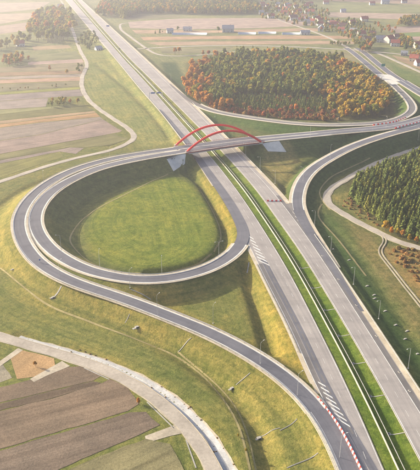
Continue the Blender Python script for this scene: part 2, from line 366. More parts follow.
def near_line(c, X, Y, pad):
    """distance to a 3D polyline on plan and the height there; far points get inf"""
    D = np.full(X.shape, np.inf); H = np.zeros(X.shape); T = np.zeros(X.shape)
    bb = (X > c[:, 0].min() - pad) & (X < c[:, 0].max() + pad) & (Y > c[:, 1].min() - pad) & (Y < c[:, 1].max() + pad)
    x, y = X[bb], Y[bb]; d = np.full(x.shape, np.inf); h = np.zeros(x.shape)
    for i in range(0, len(c) - 1):
        a, b_ = c[i], c[i + 1]
        k = np.where((x > min(a[0], b_[0]) - pad) & (x < max(a[0], b_[0]) + pad) & (y > min(a[1], b_[1]) - pad) & (y < max(a[1], b_[1]) + pad))[0]
        if not len(k): continue
        e = b_[:2] - a[:2]; L2 = e @ e + 1e-9
        t = np.clip(((x[k] - a[0]) * e[0] + (y[k] - a[1]) * e[1]) / L2, 0, 1)
        dd = np.hypot(x[k] - a[0] - t * e[0], y[k] - a[1] - t * e[1])
        u = dd < d[k]; kk = k[u]; d[kk] = dd[u]; h[kk] = (a[2] + t * (b_[2] - a[2]))[u]
    D[bb] = d; H[bb] = h
    return D, H
def trim(c, keep):                              # part of a line where keep(point) holds
    return c[np.array([keep(q) for q in c])]
def split_bridge(c, AB_L, AB_R):                 # abutments on plan; the crossing is skew
    first = np.where(c[:, 0] < AB_L)[0][0]; last = np.where((c[:, 0] > AB_R) & (np.arange(len(c)) < first))[0][-1]
    return c[:last + 1], c[first:], c[last:first + 1]
O_E, O_W, O_B = split_bridge(OUTER, P(178, 148, Z)[0], P(252, 138.4, Z)[0]); I_E, I_W, I_B = split_bridge(INNER, P(186, 151, Z)[0], P(261, 140.6, Z)[0])
MID = YS[YS < 2300]
embs = [(O_E, 4.8, 1.6), (I_E, 4.8, 1.6), (O_W, 5.2, 1.6), (I_W, 5.2, 1.6), (CROSS, 8.0, 1.6), (RAMP, 5.4, 1.6), (UPPER, 4.8, 1.6),
        (TOLL_L, 6, 2), (TOLL_R, 6, 2), (LOCAL_W, 4.4, 2), (LOCAL_S, 3.6, 2), (HAIRPIN, 3.6, 2), (SPUR, 2.4, 2), (LOCAL_E, 4.0, 2), (FARM_N, 3.4, 2), (VILLAGE_RD, 4.5, 2), (VILLAGE_N, 4, 2)]
HT = np.full(XX.shape, BASE)
# gentle natural unevenness off the farmland
rng = np.random.default_rng(5)
for k in range(14):
    a = rng.uniform(0, 2 * math.pi); f = rng.uniform(0.02, 0.11); HT += 0.05 * np.sin(f * (XX * math.cos(a) + YY * math.sin(a)) + rng.uniform(0, 6))
HT = np.minimum(HT, BASE + 0.12)
HT = np.where(((XX < -10) & (YY < 262)) | ((XX < -60) & (YY < 330)) | (YY > 830) | ((XX < -95) & (YY > 520)), BASE, HT)
NAT = HT.copy()
caps = []; RDIST = np.full(XX.shape, 70.0)
inf = in_poly([(80, 240), (86, 222), (102, 204), (124, 192), (148, 180), (174, 175), (192, 184), (206, 203), (217, 224), (219, 241), (209, 256), (188, 266), (150, 270), (110, 266), (88, 256)], XX, YY).astype(float)
for _ in range(10): inf[1:-1, 1:-1] = (inf[1:-1, 1:-1] + inf[:-2, 1:-1] + inf[2:, 1:-1] + inf[1:-1, :-2] + inf[1:-1, 2:]) / 5
HT = HT + 1.5 * inf
# motorway embankment
l, r = LL(YY), RR(YY)
dm = np.maximum(np.maximum(l - 3.2 - XX, XX - r - 5.2), 0) * 0.84
inside = (YY > 40) & (YY < 2600)
HT = np.where(inside, np.maximum(HT, -0.25 - dm / 1.8), HT)
RDIST = np.where(inside, np.minimum(RDIST, np.maximum(np.maximum(l - XX, XX - r), 0) * 0.84), RDIST)
# median swale
fr = (XX - LR(YY)) / (RL(YY) - LR(YY)); sw = np.clip(np.minimum((fr - 0.40) / 0.24, (0.97 - fr) / 0.26), 0, 1)
HT = np.where(inside & (sw > 0), HT - 1.3 * sw, HT)
for c, hw, sl_ in embs:
    d, h = near_line(c, XX, YY, 60)
    if len(caps) < 7: RDIST = np.minimum(RDIST, d)
    ok = np.isfinite(d); z_ = h - 0.25 - np.maximum(0, np.where(ok, d, 0) - hw) / sl_
    HT = np.where(ok, np.maximum(HT, z_), HT); caps.append((d, h, hw))
DITCH = [([(150, 164), (168, 167), (185, 172), (200, 183), (210, 198), (223, 222), (227, 238), (220, 254), (204, 264), (180, 271), (150, 273)], 2.8, 4.0),
         ([(246, 268), (249, 281), (254, 295), (261, 316), (267, 338), (272, 352)], 2.8, 4.6),
         ([(-20, 247), (0, 263), (20, 281), (43, 294), (62, 303), (90, 313), (121, 325.5), (142, 335), (170, 348), (200, 367), (230, 391), (250, 413), (263, 441), (272, 475)], 2.8, 4.8),
         ([(-10, 213), (0, 206.5), (10, 198), (25, 188.5), (42, 182), (70, 171.5), (100, 161), (125, 154.5)], 1.2, 3.0),
         ([(283, 196), (288, 184), (300, 170), (323, 155.5), (343, 147.5), (365, 139)], 1.6, 3.6),
         ([(97, 64), (117, 80), (132, 93), (150, 111), (160, 122), (172, 139)], 1.3, 4.5),
         ([(322, 215), (340, 234), (352, 248), (367, 268), (383, 294), (400, 318), (421, 352)], 1.0, 3.4),
         ([(152, 303), (175, 311), (200, 320), (230, 336), (255, 350), (270, 357)], 1.0, 3.0),
         ([(90, 120), (118, 136), (100, 152), (60, 163.5)], 0.0, 2.0)]
for pts, dep, wd in DITCH:
    c = catmull(PL([(x, y, BASE) for x, y in pts]), 3.0, 2); d, h = near_line(c, XX, YY, 14)
    k = np.clip(1 - np.where(np.isfinite(d), d, 99) / wd, 0, 1)
    HT = HT - dep * np.clip(k * 2.2, 0, 1)
# concrete-lined ditch beside the southern local road
CH = catmull(offset(LOCAL_S, -5.5, -0.25)[8:], 3.0, 1)
chd, chh = near_line(CH, XX, YY, 14)
HT = HT - 1.5 * np.clip(1.5 * (1 - np.where(np.isfinite(chd), chd, 99) / 3.4), 0, 1)
for _ in range(2):
    HT[9:-6, 6:-6] = (HT[9:-6, 6:-6] * 4 + HT[8:-7, 6:-6] + HT[10:-5, 6:-6] + HT[9:-6, 5:-7] + HT[9:-6, 7:-5]) / 8
for d, h, hw in caps:
    HT = np.where(d < hw - 0.7, np.minimum(HT, h - 0.25), HT)
HT = np.where(inside & (XX > LL(YY) - 1.5) & (XX < LR(YY) + 0.5), np.minimum(HT, -0.25), HT)
HT = np.where(inside & (XX > RL(YY) - 0.5) & (XX < RR(YY) + 3.5), np.minimum(HT, -0.25), HT)

def hgt(x, y):
    x = np.asarray(x, float); y = np.asarray(y, float)
    i = np.clip(np.searchsorted(GX, x) - 1, 0, len(GX) - 2); j = np.clip(np.searchsorted(GY, y) - 1, 0, len(GY) - 2)
    u = (x - GX[i]) / (GX[i + 1] - GX[i]); v = (y - GY[j]) / (GY[j + 1] - GY[j])
    return (HT[j, i] * (1 - u) + HT[j, i + 1] * u) * (1 - v) + (HT[j + 1, i] * (1 - u) + HT[j + 1, i + 1] * u) * v
def on_ground(x, y, dz=0.0):
    z = BASE
    for _ in range(8):
        q = P(x, y, z); z = 0.5 * z + 0.5 * float(hgt(q[0], q[1]))
    q = P(x, y, z); q[2] = float(hgt(q[0], q[1])) + dz
    return q
# turf colours: what grows where, plus bank shade put into the colour
TC = np.empty(XX.shape + (3,)); TC[:] = (0.145, 0.135, 0.050)
def paint(mask, col, a=1.0): TC[mask] = TC[mask] * (1 - a) + np.array(col) * a
gy, gx = np.gradient(HT, GY, GX); slope = np.hypot(gx, gy)
DRY, GREEN, LUSH, SHADED_GREEN = (0.215, 0.172, 0.055), (0.128, 0.148, 0.030), (0.100, 0.138, 0.022), (0.058, 0.085, 0.030)
paint(YY > 900, (0.17, 0.16, 0.085))
paint((YY < 330) & (XX < 60), (0.148, 0.142, 0.046))
paint((slope > 0.2) & (YY < 900), DRY)
paint(in_poly([(60, 40), (92, 34), (130, 76), (172, 130), (178, 142), (140, 148), (128, 128), (86, 98), (84, 78)], XX, YY), (0.185, 0.175, 0.072))
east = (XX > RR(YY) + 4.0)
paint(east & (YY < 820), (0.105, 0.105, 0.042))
paint(east & (slope > 0.12) & (YY < 900), SHADED_GREEN)  # lush grass, its green darkened for the shade on the east banks
paint(east & (XX < RR(YY) + 17) & (YY < 520), SHADED_GREEN)  # same darkened green across the width of the motorway bank's shade
infield = in_poly([(46, 205), (60, 188), (100, 170), (150, 160), (186, 158), (206, 182), (228, 222), (229, 242), (214, 262), (180, 276), (130, 277), (84, 266), (52, 246)], XX, YY)
paint(infield, (0.110, 0.115, 0.038))
paint(in_poly([(86, 238), (90, 222), (104, 206), (124, 194), (148, 182), (172, 178), (192, 186), (206, 203), (218, 224), (221, 241), (211, 257), (188, 267), (150, 272), (112, 267), (94, 254)], XX, YY), (0.150, 0.160, 0.030))
paint(in_poly([(197, 171), (216, 192), (238, 224), (240, 244), (230, 256), (219, 258), (228, 240), (224, 222), (210, 197)], XX, YY), (0.22, 0.165, 0.042))
paint(in_poly([(249, 264), (256, 262), (272, 294), (302, 356), (312, 382), (300, 378), (270, 345), (262, 315)], XX, YY), (0.215, 0.165, 0.045))
md = inside & (XX > LR(YY) - 1) & (XX < RL(YY) + 1); paint(md, LUSH); paint(md & (YY > 480), (0.125, 0.15, 0.034)); paint(md & (YY > 640), (0.16, 0.155, 0.055))
paint(in_poly([(262, 150), (290, 152), (300, 160), (288, 185), (283, 200), (262, 172)], XX, YY), (0.175, 0.145, 0.062))
paint(in_poly([(160, 62), (176, 62), (186, 80), (186, 98), (168, 82)], XX, YY), (0.060, 0.080, 0.042))  # shade on the raised motorway's right slope, painted into the turf
paint(in_poly([(330, 196), (350, 190), (352, 202), (384, 226), (420, 248), (420, 254), (380, 234)], XX, YY), (0.19, 0.155, 0.06))
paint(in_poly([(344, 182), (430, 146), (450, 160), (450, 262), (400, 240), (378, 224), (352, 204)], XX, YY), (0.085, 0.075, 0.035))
paint(in_poly([(380, 246), (420, 249), (440, 254), (440, 330), (420, 296), (404, 280), (384, 256)], XX, YY), (0.22, 0.145, 0.065))
paint(in_poly([(350, 222), (380, 238), (376, 252), (420, 310), (420, 345), (396, 306), (360, 250)], XX, YY), (0.155, 0.125, 0.058))
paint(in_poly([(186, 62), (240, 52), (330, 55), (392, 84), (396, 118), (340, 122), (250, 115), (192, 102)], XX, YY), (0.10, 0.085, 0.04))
paint(in_poly([(388, 62), (420, 76), (440, 100), (420, 97), (398, 78)], XX, YY), (0.125, 0.145, 0.06))
TC *= np.array((0.86, 0.95, 1.0))
# soften the borders a little
for _ in range(4):
    TC[1:-1, 1:-1] = (TC[1:-1, 1:-1] * 2 + TC[:-2, 1:-1] + TC[2:, 1:-1] + TC[1:-1, :-2] + TC[1:-1, 2:]) / 6
nr, nc = XX.shape
idx = np.arange(nr * nc).reshape(nr, nc)
q4 = np.stack([idx[:-1, :-1], idx[:-1, 1:], idx[1:, 1:], idx[1:, :-1]], -1).reshape(-1, 4)
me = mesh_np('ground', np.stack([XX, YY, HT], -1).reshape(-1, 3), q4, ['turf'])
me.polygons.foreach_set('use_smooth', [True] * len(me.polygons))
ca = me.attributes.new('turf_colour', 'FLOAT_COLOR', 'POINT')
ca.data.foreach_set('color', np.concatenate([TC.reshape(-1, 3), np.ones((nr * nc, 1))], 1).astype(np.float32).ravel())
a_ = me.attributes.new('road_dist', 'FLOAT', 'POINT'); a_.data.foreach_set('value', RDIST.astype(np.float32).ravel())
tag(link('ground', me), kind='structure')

# ------------------------------------------------------------------ roads
strip('motorway', eline(LL), eline(LR), 'motorway_asphalt', 0.5)
strip('motorway', eline(RL), eline(RR), 'motorway_asphalt', 0.5)
def xstrip(name, E_, a, b_, mat, z, y0=60, y1=1e4):
    k = YS[(YS >= y0) & (YS <= y1)]; return strip(name, eline(E_, a, z, k), eline(E_, b_, z, k), mat)
def dashes(name, c, width, on, off, mat, dz, start=0.0):
    L = length(c); v = []; f = []; s = start
    while s + on < L[-1]:
        q = np.array([[np.interp(t, L, c[:, k]) for k in range(3)] for t in (s, s + on)]); n = normals2(q)
        i = len(v)
        for e, nn in zip(q, n):
            for sg in (-1, 1): v.append((e[0] + sg * nn[0] * width / 2, e[1] + sg * nn[1] * width / 2, e[2] + dz))
        f.append((i, i + 1, i + 3, i + 2)); s += on + off
    return tag(link(name, mesh(name, v, f, mat)), kind='structure')
xstrip('gravel_verge', RR, 0.0, 3.4, 'verge_gravel', -0.03)
xstrip('gravel_verge', LL, -2.0, 0.0, 'verge_gravel', -0.03, 60, 400)
xstrip('gravel_verge', LL, -2.0, 0.0, 'verge_gravel', -0.03, 480)
xstrip('hard_shoulder', RR, -2.9, -0.3, 'shoulder_asphalt', 0.02, 60, 460)
xstrip('hard_shoulder', LL, 0.3, 2.6, 'shoulder_asphalt', 0.02, 225, 352)
xstrip('deceleration_lane', LL, 2.9, 6.0, 'dark_asphalt', 0.024, 60, 358)
for E_, o in ((LL, 0.28), (LR, -0.5), (RL, 0.5), (RR, -3.1)):
    xstrip('edge_line', E_, o - 0.14, o + 0.14, 'road_paint', 0.034, 60, 1500)
YD = YS[YS < 1200]
dashes('lane_line', np.c_[LR(YD) - 4.9, YD, np.zeros(len(YD))], 0.12, 4, 8, 'road_paint', 0.036)
dashes('lane_line', np.c_[RL(YD) + 4.9, YD, np.zeros(len(YD))], 0.12, 4, 8, 'road_paint', 0.036)
YL = YS[(YS > 200) & (YS < 356)]
dashes('lane_line', np.c_[LL(YL) + 4.5, YL, np.zeros(len(YL))], 0.7, 6, 2.2, 'shoulder_asphalt', 0.036)

def ramp_road(c, l, r_, mat, gutter=True, lines=True, verge=1.6, lo=0, hi=None):
    q = c[lo:hi]
    ribbon('ramp_road', q, l, r_, mat, 0.0, 0.5)
    if verge: ribbon('gravel_verge', q, l + verge, -l, 'verge_gravel', -0.06, 0.3); ribbon('gravel_verge', q, -r_, r_ + verge, 'verge_gravel', -0.06, 0.3)
    if lines:
        for o in (-l + 0.35, r_ - 0.35): ribbon('edge_line', q, -(o - 0.13), o + 0.13, 'road_paint', 0.02)
    if gutter:
        for o in (-l - 0.02, r_ + 0.02):
            s = 0.35; ribbon('gutter', q, -(o - s), o + s, 'pale_concrete', 0.012, 0.2)
# the loop's roads west of the bridge; where they join the motorway only the surface goes on
jo = int(np.argmax((np.arange(len(O_W)) > 60) & (O_W[:, 2] < 0.6))); ji = int(np.argmax((np.arange(len(I_W)) > 60) & (I_W[:, 2] < 0.5)))
ramp_road(O_W, 3.7, 3.7, 'dark_asphalt', hi=jo + 1)
tp = np.linspace(0, 1, len(O_W) - jo); ribbon('ramp_road', O_W[jo:], 3.7, 3.2, 'dark_asphalt', 0.03)
ribbon('gravel_verge', O_W[jo:], -3.2, 5.0, 'verge_gravel', -0.06, 0.3); ribbon('gutter', O_W[jo:], -3.2, 3.9, 'pale_concrete', 0.012, 0.2); ribbon('edge_line', O_W[jo:], -2.8, 3.05, 'road_paint', 0.05)
ramp_road(I_W, 3.9, 3.9, 'dark_asphalt', hi=ji + 1)
tp = np.linspace(1, 0, len(I_W) - ji) ** 0.6; ribbon('deceleration_lane', I_W[ji:], 1.0 + 2.9 * np.clip(tp * 1.0, 0, 1), 1.2 + 2.7 * tp, 'dark_asphalt', 0.012)
# strip of grass between the two, and median kerbs, follow the ground; bridge approach east
ramp_road(O_E, 3.6, 3.4, 'dark_asphalt', verge=1.2); ramp_road(I_E, 3.4, 3.6, 'dark_asphalt', verge=1.2)
ribbon('ramp_road', CROSS, 7.0, 7.0, 'dark_asphalt', 0.03, 0.5)
ribbon('gravel_verge', CROSS, 8.4, -7.0, 'verge_gravel', -0.05, 0.3); ribbon('gravel_verge', CROSS, -7.0, 8.4, 'verge_gravel', -0.05, 0.3)
for o in (-6.6, -0.4, 0.4, 6.6): ribbon('edge_line', CROSS, -(o - 0.13), o + 0.13, 'road_paint', 0.05)
jr = int(np.argmax(RAMP[:, 2] < 0.3))
ramp_road(RAMP, 3.8, 3.8, 'dark_asphalt', hi=jr + 1, verge=0, gutter=False)
jg = int(np.argmax(RAMP[:, 0] + 0 * RAMP[:, 1] < RR(RAMP[:, 1]) + 7.6))      # the nose: where the ramp's left side meets the motorway
ribbon('gravel_verge', RAMP[:jr + 1], 6.0, -3.8, 'verge_gravel', -0.06, 0.3); ribbon('gutter', RAMP[:jr + 1], 4.15, -3.5, 'pale_concrete', 0.012, 0.2)
ribbon('gravel_verge', RAMP[:jg + 1], -3.8, 6.0, 'verge_gravel', -0.06, 0.3); ribbon('gutter', RAMP[:jg + 1], -3.5, 4.15, 'pale_concrete', 0.012, 0.2)
tp = np.linspace(1, 0, len(RAMP) - jr); ribbon('acceleration_lane', RAMP[jr:], 0.6 + 3.2 * tp, 0.8 + 3.0 * tp ** 0.5, 'dark_asphalt', 0.03)
wj = (0.6 + 3.2 * tp)[:30]; ribbon('gravel_verge', RAMP[jr:jr + 30], wj + 2.2, -wj, 'verge_gravel', -0.02, 0.3)
js = int(np.argmax(offset(RAMP, 3.7)[:, 0] < RR(offset(RAMP, 3.7)[:, 1]) + 4.0)); gl = offset(RAMP, 3.7)[js:jr + 14]; gr = np.c_[RR(gl[:, 1]) - 0.2, gl[:, 1], np.full(len(gl), 0.006)]
kk = int(np.argmax(gl[:, 0] < gr[:, 0])) or len(gl)
strip('ramp_nose', gr[:kk], gl[:kk] - np.array((0, 0, 0.01)), 'shoulder_asphalt')
ju = int(np.argmax(UPPER[:, 2] > 0.3))
ramp_road(UPPER, 3.6, 3.6, 'shoulder_asphalt', lo=ju, verge=1.6)
tp = np.linspace(0, 1, ju + 1); ribbon('ramp_road', UPPER[:ju + 1], 0.8 + 2.8 * tp, 1.0 + 2.6 * tp, 'shoulder_asphalt', 0.03)
for c in (TOLL_L, TOLL_R):
    ribbon('toll_road', c, 4.4, 4.4, 'dark_asphalt', 0.02, 0.4); ribbon('gravel_verge', c, 5.8, -4.4, 'verge_gravel', -0.04); ribbon('gravel_verge', c, -4.4, 5.8, 'verge_gravel', -0.04)
for nm, c, hw, mt in (('local_road', LOCAL_W, 2.3, 'gravel_road'), ('local_road', LOCAL_S, 2.75, 'gravel_road'), ('gravel_track', HAIRPIN, 2.5, 'gravel_road'),
                      ('gravel_track', SPUR, 0.4, 'spur_gravel'), ('local_road', LOCAL_E, 2.8, 'gravel_road'), ('local_road', FARM_N, 2.3, 'gravel_road'), ('local_road', VILLAGE_RD, 3.2, 'gravel_road'), ('local_road', VILLAGE_N, 2.8, 'gravel_road')):
    if c is SPUR:
        for o in (-0.95, 0.95): ribbon(nm, c, 0.4 - o, 0.4 + o, mt, 0.02, 0.3)
    else:
        ribbon(nm, c, hw, hw, mt, 0.0, 0.4)
        if c is LOCAL_S or c is HAIRPIN or c is LOCAL_W:
            wv = 0.5 + 0.4 * np.sin(np.arange(len(c)) * 0.9) * np.sin(np.arange(len(c)) * 0.37 + 1); ribbon('road_margin', c, hw + wv, hw + np.roll(wv, 5), 'pull_in_dirt', -0.08, 0.25)
# concrete apron where the toll station is being built
ap = PL([(376, 74.2, 0.75), (390, 74.6, 0.75), (404.5, 83.2, 0.75), (392, 84.6, 0.75)])
link('toll_apron', mesh('toll_apron', list(ap) + [q - np.array((0, 0, 3.4)) for q in ap], [(3, 2, 1, 0), (0, 1, 5, 4), (1, 2, 6, 5), (2, 3, 7, 6), (3, 0, 4, 7)], 'pale_concrete'))['kind'] = 'structure'

# ground-hugging strips
def drape(name, px, hw, mat, dz=0.12, kind='structure', ground=True):
    c = catmull(np.array([on_ground(x, y) for x, y in px]), 2.0, 1)
    l_, r_ = offset(c, -hw), offset(c, hw)
    for e in (l_, r_): e[:, 2] = hgt(e[:, 0], e[:, 1]) + dz
    return strip(name, l_, r_, mat, 0.0, kind)
for px, hw in (([(0, 268), (40, 300), (90, 322), (140, 341), (175, 356), (205, 378), (225, 402), (240, 430), (250, 470)], 0.45), ([(178, 352), (208, 377), (232, 402), (246, 430), (256, 470)], 0.35),
               ([(52, 245), (70, 262), (96, 274), (118, 276)], 0.4), ([(95, 210), (80, 222), (70, 238), (76, 250), (95, 265), (125, 273), (160, 275), (195, 266), (212, 254)], 0.5),
               ([(200, 190), (213, 212), (221, 236), (214, 252)], 0.45), ([(95, 210), (120, 197), (150, 182), (168, 174)], 0.5),
               ([(330, 210), (322, 200), (320, 190), (330, 178), (345, 170), (370, 158)], 0.5), ([(322, 204), (318, 212), (322, 222), (340, 242), (366, 276)], 0.6)):
    drape('dirt_track', px, hw, 'dirt_track', 0.1)

# fields: polygons on the plain (photo corner points)
field_mat('plough_brown', (0.205, 0.145, 0.110), 0.0, 0.6)
FM = {}
NF = []
def py_min(px): return min(q[1] for q in px)
def field(px, col, ang=None, row=0.45, con=0.12, z=0.0, name='field'):
    g = PL([(x, y, BASE) for x, y in px])
    e = g[1] - g[0]; a = -math.atan2(e[1], e[0]) if ang is None else ang
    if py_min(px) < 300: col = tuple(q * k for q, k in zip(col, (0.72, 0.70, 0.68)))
    key = (tuple(col), round(a, 2), row)
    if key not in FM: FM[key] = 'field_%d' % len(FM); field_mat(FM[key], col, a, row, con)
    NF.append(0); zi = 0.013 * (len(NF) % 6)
    rnd = random.Random(int(px[0][0] * 7 + px[0][1] * 13)); v = []
    n = len(g)
    for i in range(n):
        p0, p1 = g[i], g[(i + 1) % n]; L = np.linalg.norm(p1 - p0); k = max(1, int(L / (4 if g[0][1] < 320 else 10)))
        for j in range(k):
            q = p0 + (p1 - p0) * j / k
            if j: q = q + np.array((rnd.uniform(-.35, .35), rnd.uniform(-.35, .35), 0))
            v.append(q + np.array((0, 0, 0.05 + z + zi)))
    bm = bmesh.new(); vs = [bm.verts.new(q) for q in v]; fc = bm.faces.new(vs); fc.normal_update()
    if fc.normal.z < 0: fc.normal_flip()
    bmesh.ops.triangulate(bm, faces=[fc]); me = bpy.data.meshes.new(name); bm.to_mesh(me); bm.free(); me.materials.append(MATS[FM[key]])
    return tag(link(name, me), kind='structure')
BR, BR2 = (0.142, 0.110, 0.082), (0.100, 0.078, 0.058)
STRAW, TAN, OLIVE, FRESH, LILAC = (0.33, 0.245, 0.16), (0.36, 0.24, 0.13), (0.15, 0.155, 0.07), (0.19, 0.235, 0.075), (0.25, 0.215, 0.20)
# bottom left ploughland
field([(-40, 397), (-3, 388), (28, 380.5), (60, 368), (84, 366), (104, 374), (93, 380.8), (-40, 412)], BR, con=0.08)
field([(-40, 413), (93, 381.2), (101, 383), (60, 396), (-40, 420)], BR2)
field([(-40, 421), (60, 396.5), (102, 383.2), (110, 379), (128, 388), (139, 404), (128, 411), (0, 449), (-40, 460)], BR, con=0.14)
field([(-40, 462), (0, 451), (130, 412.5), (146, 412), (160, 425), (60, 469), (20, 490), (-40, 500)], (0.135, 0.108, 0.086), row=0.8, con=0.16)
field([(56, 476), (100, 456), (146, 439), (170, 444), (184, 470), (196, 505), (20, 505)], (0.145, 0.135, 0.075), row=0.7, con=0.2)
field([(-40, 365), (0, 360), (12, 378), (-4, 384), (-40, 395)], (0.20, 0.185, 0.145))
field([(10, 357), (20, 349.5), (54, 358.5), (55, 365), (34, 377), (17, 379)], (0.27, 0.185, 0.10), row=1.1, con=0.08)
# gravel pull-ins beside the southern road
for px in ([(-14, 368), (0, 361), (18, 348), (23, 350), (6, 362), (-8, 372)], [(30, 379), (62, 361), (70, 366), (48, 375), (34, 382)], [(145, 436), (172, 426), (182, 421), (188, 432), (170, 436), (146, 443)]):
    g = [P(x, y, BASE + 0.1) for x, y in px]
    tag(link('pull_in', mesh('pull_in', g, [tuple(range(len(g)))[::-1]], 'pull_in_dirt')), kind='structure')
# left strips, from near to far
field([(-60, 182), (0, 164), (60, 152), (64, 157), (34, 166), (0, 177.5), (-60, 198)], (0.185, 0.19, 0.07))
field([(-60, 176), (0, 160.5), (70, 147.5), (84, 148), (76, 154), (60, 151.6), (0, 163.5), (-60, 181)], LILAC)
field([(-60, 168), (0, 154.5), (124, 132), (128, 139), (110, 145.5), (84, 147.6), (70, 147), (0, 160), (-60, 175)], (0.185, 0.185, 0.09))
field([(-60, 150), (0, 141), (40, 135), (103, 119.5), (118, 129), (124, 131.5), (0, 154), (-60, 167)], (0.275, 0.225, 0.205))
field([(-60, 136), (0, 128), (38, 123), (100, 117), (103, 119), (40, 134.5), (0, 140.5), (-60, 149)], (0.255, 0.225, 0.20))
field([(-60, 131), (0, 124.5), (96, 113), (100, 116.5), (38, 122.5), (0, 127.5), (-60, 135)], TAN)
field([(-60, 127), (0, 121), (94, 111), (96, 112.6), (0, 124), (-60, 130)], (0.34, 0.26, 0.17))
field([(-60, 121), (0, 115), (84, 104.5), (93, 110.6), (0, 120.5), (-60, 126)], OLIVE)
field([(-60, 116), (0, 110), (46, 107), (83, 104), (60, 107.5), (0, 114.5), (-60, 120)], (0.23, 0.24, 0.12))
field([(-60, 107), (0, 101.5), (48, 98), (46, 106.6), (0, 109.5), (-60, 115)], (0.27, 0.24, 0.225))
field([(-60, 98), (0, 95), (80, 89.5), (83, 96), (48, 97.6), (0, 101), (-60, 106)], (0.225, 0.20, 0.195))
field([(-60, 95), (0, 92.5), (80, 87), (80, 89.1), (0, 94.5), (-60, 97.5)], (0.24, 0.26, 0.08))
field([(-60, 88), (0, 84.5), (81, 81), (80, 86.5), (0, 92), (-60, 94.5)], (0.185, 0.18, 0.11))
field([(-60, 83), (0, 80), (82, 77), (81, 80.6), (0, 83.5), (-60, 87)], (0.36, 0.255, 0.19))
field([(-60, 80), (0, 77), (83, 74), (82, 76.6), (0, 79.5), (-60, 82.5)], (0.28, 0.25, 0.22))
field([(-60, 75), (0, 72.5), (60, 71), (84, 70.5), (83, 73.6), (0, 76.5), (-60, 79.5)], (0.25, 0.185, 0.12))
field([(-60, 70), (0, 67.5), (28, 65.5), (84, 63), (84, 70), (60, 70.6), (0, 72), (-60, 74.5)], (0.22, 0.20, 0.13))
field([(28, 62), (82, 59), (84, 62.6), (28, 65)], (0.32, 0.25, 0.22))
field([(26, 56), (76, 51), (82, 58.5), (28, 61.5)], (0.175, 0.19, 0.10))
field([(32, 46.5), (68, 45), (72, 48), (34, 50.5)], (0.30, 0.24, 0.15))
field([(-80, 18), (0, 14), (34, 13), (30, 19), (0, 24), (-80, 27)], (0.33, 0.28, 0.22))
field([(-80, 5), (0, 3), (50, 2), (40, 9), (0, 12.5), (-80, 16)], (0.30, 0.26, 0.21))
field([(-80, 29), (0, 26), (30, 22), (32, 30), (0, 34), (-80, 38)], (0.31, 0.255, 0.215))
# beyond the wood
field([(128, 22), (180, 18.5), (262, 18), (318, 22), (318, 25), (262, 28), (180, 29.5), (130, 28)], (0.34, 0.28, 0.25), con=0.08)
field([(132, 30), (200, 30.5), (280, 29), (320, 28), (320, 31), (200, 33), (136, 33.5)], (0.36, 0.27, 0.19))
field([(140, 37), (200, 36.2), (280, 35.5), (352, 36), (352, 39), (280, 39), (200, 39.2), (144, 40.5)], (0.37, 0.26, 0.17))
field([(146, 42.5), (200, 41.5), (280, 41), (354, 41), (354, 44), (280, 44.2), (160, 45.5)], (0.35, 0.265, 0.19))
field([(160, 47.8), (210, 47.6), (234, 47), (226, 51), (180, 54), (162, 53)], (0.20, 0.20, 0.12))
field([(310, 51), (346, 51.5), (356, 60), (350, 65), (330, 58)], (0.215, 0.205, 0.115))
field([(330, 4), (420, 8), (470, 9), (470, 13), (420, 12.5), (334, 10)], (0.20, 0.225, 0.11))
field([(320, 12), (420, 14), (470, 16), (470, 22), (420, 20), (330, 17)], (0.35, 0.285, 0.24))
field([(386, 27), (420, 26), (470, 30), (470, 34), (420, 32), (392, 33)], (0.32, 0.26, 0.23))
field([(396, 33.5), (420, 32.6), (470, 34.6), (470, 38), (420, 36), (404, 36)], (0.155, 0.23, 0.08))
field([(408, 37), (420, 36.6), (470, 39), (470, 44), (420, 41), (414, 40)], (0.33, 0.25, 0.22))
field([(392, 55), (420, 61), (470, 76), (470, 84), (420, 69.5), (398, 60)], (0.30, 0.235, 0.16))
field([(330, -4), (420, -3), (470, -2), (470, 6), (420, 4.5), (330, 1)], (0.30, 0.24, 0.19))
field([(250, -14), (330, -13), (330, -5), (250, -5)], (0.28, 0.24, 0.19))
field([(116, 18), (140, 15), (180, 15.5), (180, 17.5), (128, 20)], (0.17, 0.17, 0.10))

# concrete lined ditch along the southern road
pc = CH
gr_ = np.clip(np.linspace(0.35, 1.7, len(pc)), 0, 1.15); wob = 0.35 * np.sin(np.arange(len(pc)) * 1.3) * np.sin(np.arange(len(pc)) * 0.53 + 2)
for nm, a_, b_, mt in (('lined_ditch', -2.7 * gr_ + wob, -2.1 * gr_, 'pull_in_dirt'), ('lined_ditch', -2.1 * gr_, -0.3 * gr_, 'ditch_concrete'), ('lined_ditch', -0.3 * gr_, 0.15 * gr_, 'pale_concrete'), ('lined_ditch', 0.15 * gr_, 1.8 * np.clip(gr_, 0.5, 1), 'ditch_concrete')):
    l_, r_ = offset(pc, a_), offset(pc, b_)
    for e in (l_, r_): e[:, 2] = hgt(e[:, 0], e[:, 1]) + 0.1
    strip(nm, l_, r_, mt)
ribbon('kerb', offset(LOCAL_S, -3.0)[8:], 0.16, 0.16, 'verge_gravel', 0.06, 0.3)

